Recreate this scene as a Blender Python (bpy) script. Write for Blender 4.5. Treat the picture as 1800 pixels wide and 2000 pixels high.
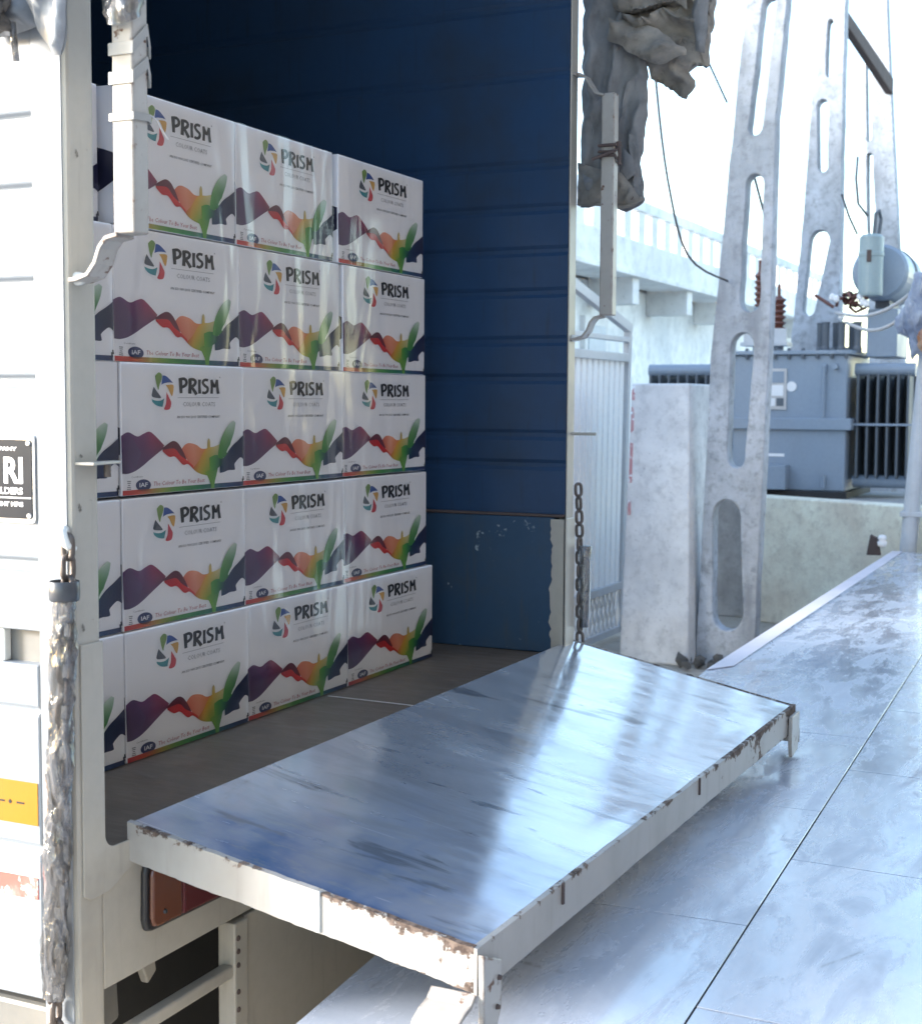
import bpy, bmesh, math, random
from mathutils import Vector, Matrix, noise as mnoise
random.seed(7)
R = math.radians
for o in list(bpy.data.objects): bpy.data.objects.remove(o)
scene = bpy.context.scene
C = scene.collection

# ------------------------------------------------------------------ camera
# X runs across the back of the truck, Y into the truck, Z up from the load bed
cam_d = bpy.data.cameras.new('camera'); cam = bpy.data.objects.new('camera', cam_d); C.objects.link(cam)
yaw, pit, rol = R(25.3513), R(-4.3148), R(0.3196)
fwd = Vector((math.cos(yaw)*math.cos(pit), math.sin(yaw)*math.cos(pit), math.sin(pit)))
rt0 = Vector((math.sin(yaw), -math.cos(yaw), 0)); up0 = rt0.cross(fwd)
rt = rt0*math.cos(rol)+up0*math.sin(rol); up = -rt0*math.sin(rol)+up0*math.cos(rol)
cam.matrix_world = Matrix(((rt.x, up.x, -fwd.x, -1.5888), (rt.y, up.y, -fwd.y, -1.3103), (rt.z, up.z, -fwd.z, 0.6344), (0, 0, 0, 1)))
cam_d.sensor_fit = 'VERTICAL'; cam_d.sensor_height = 36; cam_d.lens = 36*2805.3/2000
cam_d.clip_start = 0.05; cam_d.clip_end = 3000
cam_d.dof.use_dof = True; cam_d.dof.focus_distance = 2.7; cam_d.dof.aperture_fstop = 9
scene.camera = cam
# ------------------------------------------------------------------ light
SUN_EL, SUN_SIDE = R(14), R(60)     # low soft sun ahead of the truck, grazing its left flank
to_sun = Vector((-math.cos(SUN_EL)*math.cos(SUN_SIDE), math.cos(SUN_EL)*math.sin(SUN_SIDE), math.sin(SUN_EL)))
world = bpy.data.worlds.new('World'); scene.world = world; world.use_nodes = True
wn = world.node_tree; wn.nodes.clear()
sky = wn.nodes.new('ShaderNodeTexSky'); sky.sky_type = 'NISHITA'; sky.sun_disc = False
sky.sun_elevation = SUN_EL; sky.sun_rotation = math.atan2(to_sun.x, to_sun.y)
sky.air_density = 1.0; sky.dust_density = 1.0; sky.ozone_density = 1.0
bg = wn.nodes.new('ShaderNodeBackground'); bg.inputs[1].default_value = 0.15
wo = wn.nodes.new('ShaderNodeOutputWorld')
wn.links.new(sky.outputs[0], bg.inputs[0]); wn.links.new(bg.outputs[0], wo.inputs[0])
sun_d = bpy.data.lights.new('sun', 'SUN'); sun = bpy.data.objects.new('sun', sun_d); C.objects.link(sun)
sun_d.energy = 2.2; sun_d.angle = R(14); sun_d.color = (1, .995, .985)
sun.rotation_euler = to_sun.to_track_quat('Z', 'Y').to_euler()
vs = scene.view_settings
vs.view_transform = 'Standard'; vs.look = 'None'; vs.exposure = 2.42; vs.gamma = 1; vs.use_curve_mapping = False
scene.cycles.max_bounces = 8; scene.cycles.transparent_max_bounces = 12
scene.cycles.use_denoising = True

# ------------------------------------------------------------------ helpers
def lin(r, g, b):
    f = lambda c: (c/255/12.92) if c/255 <= .04045 else ((c/255+.055)/1.055)**2.4
    return (f(r), f(g), f(b))
class MB:
    def __init__(s): s.v = []; s.f = []; s.c = None
    def add(s, vs, fs):
        n = len(s.v); s.v += [tuple(v) for v in vs]; s.f += [tuple(i+n for i in f) for f in fs]; return s
    def box(s, x0, x1, y0, y1, z0, z1):
        return s.add([(x0,y0,z0),(x1,y0,z0),(x1,y1,z0),(x0,y1,z0),(x0,y0,z1),(x1,y0,z1),(x1,y1,z1),(x0,y1,z1)],
                     [(0,3,2,1),(4,5,6,7),(0,1,5,4),(1,2,6,5),(2,3,7,6),(3,0,4,7)])
    def hexa(s, lo, hi):      # four lower corners, four upper corners
        return s.add(list(lo)+list(hi), [(0,3,2,1),(4,5,6,7),(0,1,5,4),(1,2,6,5),(2,3,7,6),(3,0,4,7)])
    def prism(s, prof, a0, a1, axis):   # closed profile extruded along an axis
        n = len(prof); mk = {'x': lambda p, a: (a, p[0], p[1]), 'y': lambda p, a: (p[0], a, p[1]), 'z': lambda p, a: (p[0], p[1], a)}[axis]
        vs = [mk(p, a0) for p in prof]+[mk(p, a1) for p in prof]
        return s.add(vs, [tuple(range(n))[::-1], tuple(range(n, 2*n))]+[(i, (i+1) % n, n+(i+1) % n, n+i) for i in range(n)])
    def ribbon(s, prof, a0, a1, axis, th):   # open profile given a thickness, extruded
        L = [Vector(p) for p in prof]; o = []
        for i, p in enumerate(L):
            t = (L[min(i+1, len(L)-1)]-L[max(i-1, 0)]).normalized(); o.append(p+Vector((-t.y, t.x))*th)
        n = len(L); mk = {'x': lambda p, a: (a, p[0], p[1]), 'y': lambda p, a: (p[0], a, p[1]), 'z': lambda p, a: (p[0], p[1], a)}[axis]
        ring = [tuple(p) for p in L]+[tuple(p) for p in o[::-1]]
        vs = [mk(p, a0) for p in ring]+[mk(p, a1) for p in ring]; m = 2*n
        fs = [(i, (i+1) % m, m+(i+1) % m, m+i) for i in range(m)]
        for i in range(n-1): fs += [(i, m-1-i, m-2-i, i+1), (m+i, m+i+1, 2*m-2-i, 2*m-1-i)]
        return s.add(vs, fs)
    def tube(s, pts, r, n=8, caps=True, closed=False):
        P = [Vector(p) for p in pts]; m = len(P); rr = r if isinstance(r, (list, tuple)) else [r]*m
        base = len(s.v); pn = None; vs = []
        for i in range(m):
            t = (P[(i+1) % m]-P[i-1]) if closed else (P[min(i+1, m-1)]-P[max(i-1, 0)])
            t.normalize()
            if pn is None:
                pn = t.orthogonal().normalized()
            pn = (pn-t*pn.dot(t)).normalized(); b = t.cross(pn)
            for k in range(n):
                a = 2*math.pi*k/n; vs.append(P[i]+(pn*math.cos(a)+b*math.sin(a))*rr[i])
        fs = []
        for i in range(m if closed else m-1):
            j = (i+1) % m
            for k in range(n): fs.append((i*n+k, i*n+(k+1) % n, j*n+(k+1) % n, j*n+k))
        if caps and not closed: fs += [tuple(range(n))[::-1], tuple(range((m-1)*n, m*n))]
        return s.add(vs, fs)
    def lathe(s, prof, cx, cy, n=24, axis='z'):  # (radius, height)
        vs = []; m = len(prof)
        for r, h in prof:
            for k in range(n):
                a = 2*math.pi*k/n; p = (cx+r*math.cos(a), cy+r*math.sin(a), h)
                vs.append(p if axis == 'z' else (p[2], p[0], p[1]) if axis == 'x' else (p[0], p[2], p[1]))
        fs = [(i*n+k, i*n+(k+1) % n, (i+1)*n+(k+1) % n, (i+1)*n+k) for i in range(m-1) for k in range(n)]
        fs += [tuple(range(n))[::-1], tuple(range((m-1)*n, m*n))]
        return s.add(vs, fs)
    def grid(s, fn, nu, nv):
        vs = [fn(i/nu, j/nv) for j in range(nv+1) for i in range(nu+1)]
        return s.add(vs, [(j*(nu+1)+i, j*(nu+1)+i+1, (j+1)*(nu+1)+i+1, (j+1)*(nu+1)+i) for j in range(nv) for i in range(nu)])
    def mesh(s, name):
        me = bpy.data.meshes.new(name); me.from_pydata(s.v, [], s.f)
        bm = bmesh.new(); bm.from_mesh(me); bmesh.ops.recalc_face_normals(bm, faces=bm.faces); bm.to_mesh(me); bm.free()
        return me
    def build(s, name, mat, parent=None, smooth=False, bevel=0, seg=2, solid=0, sub=0):
        return link(name, s.mesh(name), mat, parent, smooth, bevel, seg, solid, sub)
def link(name, me, mat, parent=None, smooth=False, bevel=0, seg=2, solid=0, sub=0):
    if mat and not me.materials: me.materials.append(mat)
    if smooth:
        for p in me.polygons: p.use_smooth = True
    o = bpy.data.objects.new(name, me); C.objects.link(o); o.parent = parent
    if solid: m = o.modifiers.new('solid', 'SOLIDIFY'); m.thickness = solid; m.offset = 0
    if bevel:
        m = o.modifiers.new('bevel', 'BEVEL'); m.width = bevel; m.segments = seg; m.limit_method = 'ANGLE'; m.angle_limit = R(35)
    if sub: m = o.modifiers.new('sub', 'SUBSURF'); m.levels = sub; m.render_levels = sub
    return o
def thing(name, label, cat, loc=(0, 0, 0), group=None):
    o = bpy.data.objects.new(name, None); C.objects.link(o); o.location = loc; o.empty_display_size = .1
    return tag(o, label, cat, group)
def tag(o, label, cat, group=None):
    o['label'] = label; o['category'] = cat
    if group: o['group'] = group
    return o
def struct(o): o['kind'] = 'structure'; return o
def curve_mesh(outer, holes, depth, bevel=0):   # filled 2D outline with holes -> mesh in XY, thickness along Z
    cu = bpy.data.curves.new('outline', 'CURVE'); cu.dimensions = '2D'; cu.fill_mode = 'BOTH'; cu.extrude = depth
    cu.bevel_depth = bevel; cu.bevel_resolution = 1
    for lp in [outer]+holes:
        sp = cu.splines.new('POLY'); sp.points.add(len(lp)-1); sp.use_cyclic_u = True
        for p, q in zip(sp.points, lp): p.co = (q[0], q[1], 0, 1)
    ob = bpy.data.objects.new('outline', cu); me = bpy.data.meshes.new_from_object(ob)
    bpy.data.objects.remove(ob); bpy.data.curves.remove(cu); return me
def text_mesh(body, size, wide=None, bold=0, align='LEFT', res=2, shear=0):
    cu = bpy.data.curves.new('text', 'FONT'); cu.body = body; cu.size = size; cu.align_x = align; cu.resolution_u = res
    cu.offset = bold; cu.shear = shear
    ob = bpy.data.objects.new('text', cu); me = bpy.data.meshes.new_from_object(ob)
    bpy.data.objects.remove(ob); bpy.data.curves.remove(cu)
    vs = [v.co.copy() for v in me.vertices]; fs = [tuple(p.vertices) for p in me.polygons]; bpy.data.meshes.remove(me)
    if wide:
        x0 = min(v.x for v in vs); x1 = max(v.x for v in vs); k = wide/(x1-x0)
        for v in vs: v.x = (v.x-x0)*k
    return vs, fs
def nz(p, s=1.0, seed=0): return mnoise.noise(Vector((p[0]*s+seed*7.3, p[1]*s-seed*3.1, p[2]*s+seed)))

# ------------------------------------------------------------------ materials
class NT:
    def __init__(s, name):
        s.m = bpy.data.materials.new(name); s.m.use_nodes = True; s.t = s.m.node_tree; s.t.nodes.clear()
        s.out = s.n('ShaderNodeOutputMaterial'); s.co = s.n('ShaderNodeTexCoord').outputs['Object']
    def n(s, kind, **kw):
        x = s.t.nodes.new(kind)
        for k, v in kw.items():
            if isinstance(k, str) and hasattr(x, k): setattr(x, k, v)
        return x
    def set(s, sock, v):
        if hasattr(v, 'node'): s.t.links.new(v, sock)
        elif isinstance(v, (tuple, list)): sock.default_value = (*v, 1) if len(v) == 3 and len(sock.default_value) == 4 else v
        else: sock.default_value = v
    def map(s, sc, loc=(0, 0, 0), rot=(0, 0, 0)):
        m = s.n('ShaderNodeMapping'); s.set(m.inputs[0], s.co); m.inputs['Scale'].default_value = sc; m.inputs['Location'].default_value = loc; m.inputs['Rotation'].default_value = rot
        return m.outputs[0]
    def noise(s, scale, detail=4, rough=.55, vec=None, dist=0):
        x = s.n('ShaderNodeTexNoise'); s.set(x.inputs['Vector'], vec or s.co); x.inputs['Scale'].default_value = scale
        x.inputs['Detail'].default_value = detail; x.inputs['Roughness'].default_value = rough; x.inputs['Distortion'].default_value = dist
        return x.outputs[0]
    def voro(s, scale, vec=None, feat='F1'):
        x = s.n('ShaderNodeTexVoronoi'); x.feature = feat; s.set(x.inputs['Vector'], vec or s.co); x.inputs['Scale'].default_value = scale
        return x.outputs['Distance']
    def ramp(s, v, a, b, lo=0., hi=1.):
        x = s.n('ShaderNodeMapRange'); x.interpolation_type = 'SMOOTHSTEP'; s.set(x.inputs[0], v); x.inputs[1].default_value = a; x.inputs[2].default_value = b
        x.inputs[3].default_value = lo; x.inputs[4].default_value = hi; return x.outputs[0]
    def math(s, op, a, b=0.):
        x = s.n('ShaderNodeMath'); x.operation = op; s.set(x.inputs[0], a); s.set(x.inputs[1], b); return x.outputs[0]
    def mix(s, f, a, b):
        x = s.n('ShaderNodeMix'); x.data_type = 'RGBA'; s.set(x.inputs[0], f); s.set(x.inputs[6], a); s.set(x.inputs[7], b); return x.outputs[2]
    def mixf(s, f, a, b):
        x = s.n('ShaderNodeMix'); s.set(x.inputs[0], f); s.set(x.inputs[2], a); s.set(x.inputs[3], b); return x.outputs[0]
    def bump(s, h, st=.2, dist=.005):
        x = s.n('ShaderNodeBump'); s.set(x.inputs['Height'], h); x.inputs['Strength'].default_value = st; x.inputs['Distance'].default_value = dist; return x.outputs[0]
    def edge(s, rad):    # worn-edge mask
        b = s.n('ShaderNodeBevel'); b.samples = 4; b.inputs['Radius'].default_value = rad
        g = s.n('ShaderNodeNewGeometry'); d = s.n('ShaderNodeVectorMath'); d.operation = 'DOT_PRODUCT'
        s.t.links.new(b.outputs[0], d.inputs[0]); s.t.links.new(g.outputs['Normal'], d.inputs[1])
        return s.math('SUBTRACT', 1., d.outputs['Value'])
    def bsdf(s, col, rough=.5, metal=0., normal=None, coat=0, coat_rough=.1, spec=.5, trans=0, alpha=1., emit=None):
        b = s.n('ShaderNodeBsdfPrincipled'); s.set(b.inputs['Base Color'], col); s.set(b.inputs['Roughness'], rough); s.set(b.inputs['Metallic'], metal)
        if normal is not None: s.set(b.inputs['Normal'], normal)
        b.inputs['Coat Weight'].default_value = coat; s.set(b.inputs['Coat Roughness'], coat_rough)
        b.inputs['Specular IOR Level'].default_value = spec; b.inputs['Transmission Weight'].default_value = trans; s.set(b.inputs['Alpha'], alpha)
        return b.outputs[0]
    def done(s, sh): s.t.links.new(sh, s.out.inputs[0]); return s.m
def paint(name, col, dirt=(.2, .18, .15), dirt_amt=.35, rust=(.12, .06, .035), chip=.66, rough=.38, edge=0, coat=0, scale=1., bumps=.12, dscale=3.):
    n = NT(name)
    big = n.noise(dscale*scale, 5, .6); fine = n.noise(45*scale, 4, .6); sp = n.noise(26*scale, 5, .65)
    c = n.mix(n.ramp(big, .45, .8, 0, dirt_amt), col, dirt)
    c = n.mix(n.ramp(fine, .35, .7, 0, .12), c, (col[0]*.6, col[1]*.6, col[2]*.58))
    mask = n.ramp(sp, chip, chip+.05)
    if edge:
        e = n.math('ADD', n.math('MULTIPLY', n.edge(edge), 2.6), n.ramp(n.noise(38, 5, .65), .3, .72, -.55, .5))
        mask = n.math('MAXIMUM', mask, n.ramp(e, .42, .55))
    streak = n.noise(9, 4, .6, n.map((5, 5, .5)))
    c = n.mix(n.ramp(streak, .55, .8, 0, dirt_amt*.7), c, dirt)
    c = n.mix(mask, c, n.mix(fine, rust, (rust[0]*2.2, rust[1]*2.4, rust[2]*2.5)))
    rg = n.mixf(mask, n.ramp(big, .3, .8, rough-.06, rough+.15), .85)
    h = n.math('ADD', n.math('MULTIPLY', fine, .35), n.math('MULTIPLY', mask, -.8))
    return n.done(n.bsdf(c, rg, 0, n.bump(h, bumps, .002), coat, .15))
def plain(name, col, rough=.6, metal=0., var=.2, scale=12, bump=.1, spec=.5, bscale=None):
    n = NT(name); a = n.noise(scale, 5, .6)
    c = n.mix(a, tuple(x*(1-var) for x in col), tuple(min(1, x*(1+var)) for x in col))
    return n.done(n.bsdf(c, rough, metal, n.bump(n.noise(bscale or scale*6, 4), bump, .003), spec=spec))
def concrete(name, col, stain=.5, scale=2.5, grime=.5):
    n = NT(name); a = n.noise(scale, 6, .65); b = n.noise(scale*9, 5, .7); p = n.noise(scale*40, 3, .6)
    st = n.noise(scale*2.4, 5, .6, n.map((1, 1, .25)))
    c = n.mix(n.ramp(a, .3, .75), tuple(x*.7 for x in col), tuple(min(.95, x*1.15) for x in col))
    c = n.mix(n.ramp(b, .45, .72, 0, grime), c, tuple(x*.5 for x in col))
    c = n.mix(n.ramp(st, .5, .75, 0, stain), c, tuple(x*.5 for x in col))
    pit = n.ramp(p, .62, .72)
    c = n.mix(n.math('MULTIPLY', pit, .5), c, tuple(x*.35 for x in col))
    h = n.math('SUBTRACT', n.math('ADD', n.math('MULTIPLY', b, 1.2), a), n.math('MULTIPLY', pit, .6))
    return n.done(n.bsdf(c, .85, 0, n.bump(h, .5, .012)))
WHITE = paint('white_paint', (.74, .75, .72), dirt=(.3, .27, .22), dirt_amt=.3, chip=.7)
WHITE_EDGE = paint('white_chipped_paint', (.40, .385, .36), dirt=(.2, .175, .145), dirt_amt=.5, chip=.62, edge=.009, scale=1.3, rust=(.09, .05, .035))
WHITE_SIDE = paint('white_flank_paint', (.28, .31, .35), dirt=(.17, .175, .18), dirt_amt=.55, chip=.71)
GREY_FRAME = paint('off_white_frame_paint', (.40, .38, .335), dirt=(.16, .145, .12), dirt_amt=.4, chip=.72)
BLUE = paint('blue_wall_paint', (.02, .055, .125), dirt=(.022, .031, .042), dirt_amt=.85, rust=(.05, .042, .045), chip=.69, rough=.33, dscale=2.2)
BLUE_WORN = paint('scuffed_blue_paint', (.026, .066, .125), dirt=(.06, .068, .066), dirt_amt=.9, rust=(.2, .23, .24), chip=.655, rough=.45, dscale=4)
def m_rail():
    n = NT('chipped_rail_paint'); at = n.n('ShaderNodeVertexColor'); at.layer_name = 'Rail'
    sp = n.n('ShaderNodeSeparateColor'); n.t.links.new(at.outputs[0], sp.inputs[0]); v, t = sp.outputs[0], sp.outputs[1]
    a = n.noise(24, 6, .7); b = n.noise(70, 4, .65); big = n.noise(6, 4, .6)
    k = n.math('ADD', n.math('ADD', n.ramp(v, .66, 1., 0, .135), n.ramp(v, .0, .1, .06, 0)), n.math('ADD', n.ramp(t, .55, .75, 0, .085), n.ramp(t, .93, 1., 0, .12)))
    chip = n.ramp(n.math('ADD', n.math('ADD', n.math('MULTIPLY', a, .75), n.math('MULTIPLY', b, .25)), k), .66, .70)
    c = n.mix(n.ramp(big, .4, .75, 0, .45), (.38, .365, .345), (.22, .2, .17))
    c = n.mix(n.ramp(n.noise(9, 4, .6, n.map((4, 4, .6))), .5, .75, 0, .35), c, (.24, .21, .18))
    c = n.mix(chip, c, n.mix(n.ramp(b, .4, .65), (.05, .032, .025), (.17, .125, .10)))
    return n.done(n.bsdf(c, n.mixf(chip, .42, .85), 0, n.bump(n.math('ADD', n.math('MULTIPLY', b, .3), n.math('MULTIPLY', chip, -.8)), .25, .002)))
RAIL = m_rail()
def m_deck():
    n = NT('worn_steel_deck'); v = n.map((3.6, 1.3, 3)); v2 = n.map((13, 2.4, 6))
    a = n.noise(2.2, 6, .62, v, .6); b = n.noise(2.0, 5, .65, v2, .4); bl = n.noise(1.7, 5, .6, n.map((1, 1.4, 1), (.32, .2, 0)))
    sp = n.noise(30, 5, .7, n.map((1.6, .5, 1)))
    # blue paint survives along the left end, bare scuffed steel elsewhere
    sx = n.n('ShaderNodeSeparateXYZ'); n.set(sx.inputs[0], n.co)
    keep = n.math('ADD', n.ramp(sx.outputs[0], .0, .75, .34, -.30), n.math('ADD', n.math('MULTIPLY', n.math('SUBTRACT', bl, .5), 1.3), n.math('MULTIPLY', n.math('SUBTRACT', a, .5), .55)))
    k = n.ramp(keep, -.05, .5)
    steel = n.mix(n.ramp(a, .3, .7), (.52, .55, .60), (.72, .76, .81)); steel = n.mix(n.ramp(b, .52, .75, 0, .45), steel, (.34, .37, .41))
    c = n.mix(k, steel, n.mix(n.ramp(sp, .5, .68), (.045, .11, .26), (.14, .185, .25)))
    c = n.mix(n.ramp(n.noise(5, 5, .7, n.map((1, 2, 1))), .62, .8, 0, .5), c, (.24, .21, .17))
    sm_ = n.ramp(n.noise(4.2, 5, .62, n.map((3.2, .8, 1), (.7, .1, 0)), .5), .60, .68)
    c = n.mix(n.math('MULTIPLY', sm_, .75), c, (.17, .19, .22))
    scr = n.ramp(n.noise(3, 2, .4, n.map((60, 1.6, 1), rot=(0, 0, .12)), .3), .70, .73)
    c = n.mix(n.math('MULTIPLY', scr, .5), c, (.75, .77, .8))
    ch = n.ramp(n.noise(16, 5, .7, n.map((1.3, .8, 1))), .68, .71)
    c = n.mix(n.math('MULTIPLY', ch, .7), c, (.11, .10, .10))
    rg = n.math('ADD', n.ramp(b, .4, .72, .115, .27), n.ramp(a, .5, .8, .0, .14))
    h = n.math('ADD', n.math('MULTIPLY', a, 1.0), n.math('ADD', n.math('MULTIPLY', b, .35), n.math('MULTIPLY', n.noise(40, 3, .6, n.map((1.5, .6, 1))), .12)))
    return n.done(n.bsdf(c, rg, n.mixf(k, .6, .15), n.bump(h, .05, .006), coat=.4, coat_rough=.11, spec=.75))
DECK = m_deck()
def m_slab():
    n = NT('worn_polished_stone'); oi = n.n('ShaderNodeObjectInfo').outputs['Random']
    a = n.noise(1.6, 6, .65, dist=.8); b = n.noise(7, 6, .72, n.map((.55, 1.7, 1)), .6); s2 = n.noise(3.2, 6, .78, n.map((1, 2.4, 1)), 1.1); f = n.noise(45, 5, .7, n.map((.7, 1.6, 1)))
    c = n.mix(n.ramp(a, .3, .72), (.42, .46, .535), (.58, .62, .695))
    c = n.mix(n.ramp(b, .46, .7, 0, .42), c, (.25, .275, .33))
    c = n.mix(n.ramp(s2, .52, .72, 0, .6), c, (.66, .685, .735))
    c = n.mix(n.ramp(f, .52, .75, 0, .2), c, (.24, .26, .3))
    c = n.mix(n.math('MULTIPLY', oi, .22), c, (.2, .22, .26))
    crack = n.ramp(n.voro(1.1, n.map((.8, 1.5, 1)), 'DISTANCE_TO_EDGE'), .0, .006, 1., 0.)
    c = n.mix(n.math('MULTIPLY', n.math('MULTIPLY', crack, n.ramp(b, .5, .6)), .6), c, (.08, .08, .09))
    rgc = n.ramp(b, .4, .66, .14, .42)
    rg = n.math('ADD', n.ramp(b, .38, .66, .11, .44), n.ramp(s2, .5, .68, 0, .2))
    dirt = n.ramp(n.noise(2.3, 6, .7, dist=.6), .56, .72, 0, .32); c = n.mix(dirt, c, (.24, .24, .25))
    return n.done(n.bsdf(c, rg, 0, n.bump(n.math('ADD', n.math('MULTIPLY', a, .8), n.math('ADD', n.math('MULTIPLY', b, .25), n.math('MULTIPLY', f, .16))), .16, .012), coat=1., coat_rough=rgc, spec=.7))
SLAB = m_slab()
LIP = plain('pinkish_edging_stone', (.66, .63, .68), .45, var=.2, scale=4)
FLOOR = NT('dirty_bed_floor')
def m_floor():
    n = FLOOR; a = n.noise(2.2, 6, .65); b = n.noise(14, 5, .7, n.map((2.5, .5, 1))); s = n.noise(22, 5, .75)
    c = n.mix(n.ramp(a, .3, .7), (.095, .070, .050), (.15, .118, .09)); c = n.mix(n.ramp(b, .5, .75, 0, .5), c, (.18, .15, .125))
    c = n.mix(n.ramp(s, .72, .77), c, (.36, .35, .33))
    return n.done(n.bsdf(c, n.ramp(b, .3, .8, .38, .62), .0, n.bump(n.math('ADD', a, b), .2, .005)))
FLOOR = m_floor()
CARTON = plain('white_carton_board', (.82, .825, .85), .42, var=.03, scale=5, bump=.04)
def m_print():
    n = NT('printed_ink'); a = n.n('ShaderNodeVertexColor'); a.layer_name = 'Col'
    return n.done(n.bsdf(a.outputs[0], .38))
INK = m_print()
def m_film():
    n = NT('shrink_wrap_film'); oi = n.n('ShaderNodeObjectInfo').outputs['Random']
    off = n.n('ShaderNodeCombineXYZ'); n.set(off.inputs[0], n.math('MULTIPLY', oi, 9.)); n.set(off.inputs[2], n.math('MULTIPLY', oi, 5.))
    ad = n.n('ShaderNodeVectorMath'); ad.operation = 'ADD'; n.set(ad.inputs[0], n.co); n.t.links.new(off.outputs[0], ad.inputs[1])
    mp = n.n('ShaderNodeMapping'); n.t.links.new(ad.outputs[0], mp.inputs[0]); mp.inputs['Scale'].default_value = (7, 1, 1.7)
    mp2 = n.n('ShaderNodeMapping'); n.t.links.new(ad.outputs[0], mp2.inputs[0]); mp2.inputs['Scale'].default_value = (5, 1, 9)
    h = n.math('ADD', n.noise(1.3, 2, .4, mp.outputs[0], .5), n.math('MULTIPLY', n.noise(.6, 2, .4, mp2.outputs[0], .8), .3))
    nb = n.bump(h, .4, .02)
    fr = n.n('ShaderNodeFresnel'); fr.inputs[0].default_value = 1.45; n.set(fr.inputs[1], nb)
    g = n.n('ShaderNodeBsdfGlossy'); g.inputs['Roughness'].default_value = .13; n.set(g.inputs['Normal'], nb)
    t = n.n('ShaderNodeBsdfTransparent'); t.inputs[0].default_value = (.985, .985, .985, 1)
    mx = n.n('ShaderNodeMixShader'); n.set(mx.inputs[0], n.math('ADD', n.math('MULTIPLY', fr.outputs[0], 1.05), .0)); n.t.links.new(t.outputs[0], mx.inputs[1]); n.t.links.new(g.outputs[0], mx.inputs[2])
    return n.done(mx.outputs[0])
FILM = m_film()
def m_wrap():
    n = NT('crinkled_clear_plastic'); b = n.noise(28, 3, .5, n.map((1, 1, .35)), 2.2); v = n.noise(70, 2, .5, n.map((1, 1, .5), rot=(.5, .3, 0)), 1.5)
    nb = n.bump(n.math('ADD', b, n.math('MULTIPLY', v, .5)), .8, .01)
    c = n.mix(n.ramp(b, .35, .65), (.04, .038, .036), (.125, .125, .135))
    sh = n.bsdf(c, .12, 0, nb, coat=1., coat_rough=.05, spec=1.)
    t = n.n('ShaderNodeBsdfTransparent'); mx = n.n('ShaderNodeMixShader'); n.set(mx.inputs[0], n.ramp(b, .35, .62, .5, .85)); n.t.links.new(t.outputs[0], mx.inputs[1]); n.t.links.new(sh, mx.inputs[2])
    return n.done(mx.outputs[0])
WRAP = m_wrap()
CHAIN = plain('rusty_chain_steel', (.13, .11, .10), .5, .7, var=.35, scale=60, bump=.3)
DARK = plain('dark_underbody', (.035, .035, .035), .8, var=.3, scale=10)
RUBBER = plain('black_rubber', (.02, .02, .02), .7, var=.2)
CHASSIS = paint('dusty_grey_chassis', (.17, .17, .165), dirt=(.25, .23, .2), dirt_amt=.6, chip=.7)
TARP = NT('grey_canvas_tarpaulin')
def m_tarp(n, c0, c1, c2, rough=.75):
    a = n.noise(7, 6, .65); b = n.noise(30, 5, .7); w = n.noise(320, 2)
    c = n.mix(n.ramp(a, .35, .7), c0, c1); c = n.mix(n.ramp(b, .5, .75, 0, .5), c, c2)
    return n.done(n.bsdf(c, rough, 0, n.bump(n.math('ADD', n.math('MULTIPLY', n.noise(9, 3, .5, n.map((1, 1.6, .5)), 1.), .8), n.math('MULTIPLY', w, .05)), .35, .012)))
TARP = m_tarp(TARP, (.15, .153, .16), (.23, .23, .23), (.10, .098, .095))
TARP_BROWN = m_tarp(NT('dusty_brown_canvas'), (.16, .148, .132), (.33, .30, .26), (.075, .066, .055))
TARP_SHEEN = m_tarp(NT('grey_coated_tarpaulin'), (.16, .172, .19), (.26, .275, .30), (.12, .12, .13), .35)
ROPE = plain('dirty_rope', (.11, .10, .09), .9, var=.4, scale=40, bump=.5)
AMBER = NT('amber_lens'); AMBER = AMBER.done(AMBER.bsdf((.13, .042, .022), .22, 0, AMBER.bump(AMBER.noise(60, 2), .15, .002), coat=.6))
RED = NT('red_lens'); RED = RED.done(RED.bsdf((.09, .012, .016), .22, 0, RED.bump(RED.noise(60, 2), .15, .002), coat=.6))
BLACK = plain('black_plastic', (.025, .026, .03), .35, var=.2)
YELLOW = paint('yellow_reflective_tape', (.36, .165, .012), dirt=(.3, .17, .04), dirt_amt=.2, chip=.78, rough=.35)
REDTAPE = paint('torn_red_reflective_tape', (.5, .12, .1), dirt=(.6, .55, .52), dirt_amt=.9, rust=(.3, .28, .27), chip=.55, rough=.4, dscale=14)
PLATE = NT('glossy_black_plate'); PLATE = PLATE.done(PLATE.bsdf((.014, .018, .026), .4, 0, PLATE.bump(PLATE.noise(9, 2), .1, .01), spec=.12))
PLATE_RIM = plain('bright_plate_rim', (.75, .76, .78), .25, .6, var=.08)
SIGNWHITE = plain('white_sign_print', (.86, .86, .87), .4, var=.03)
CONC = concrete('pole_concrete', (.50, .53, .575), .85, 2.2, .85)
CONC_LIGHT = concrete('pillar_plaster', (.90, .91, .93), .25, 1.6)
CONC_DOCK = concrete('dock_concrete', (.36, .36, .36), .5, 2)
WALL_YEL = concrete('stained_cream_plaster', (.94, .84, .69), .3, 1.8)
BUILD = concrete('whitewashed_plaster', (.90, .91, .92), .15, .55)
BUILD_B = concrete('pale_blue_plaster', (.82, .86, .90), .15, .7)
TXGREY = paint('transformer_grey_paint', (.27, .33, .41), dirt=(.21, .25, .30), dirt_amt=.35, chip=.8, rough=.4)
TXDARK = paint('radiator_dark_grey', (.11, .13, .155), dirt=(.10, .11, .12), dirt_amt=.3, chip=.82, rough=.5)
TXGREEN = paint('pale_green_tank_paint', (.3, .38, .40), dirt=(.22, .26, .26), dirt_amt=.3, chip=.82)
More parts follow.
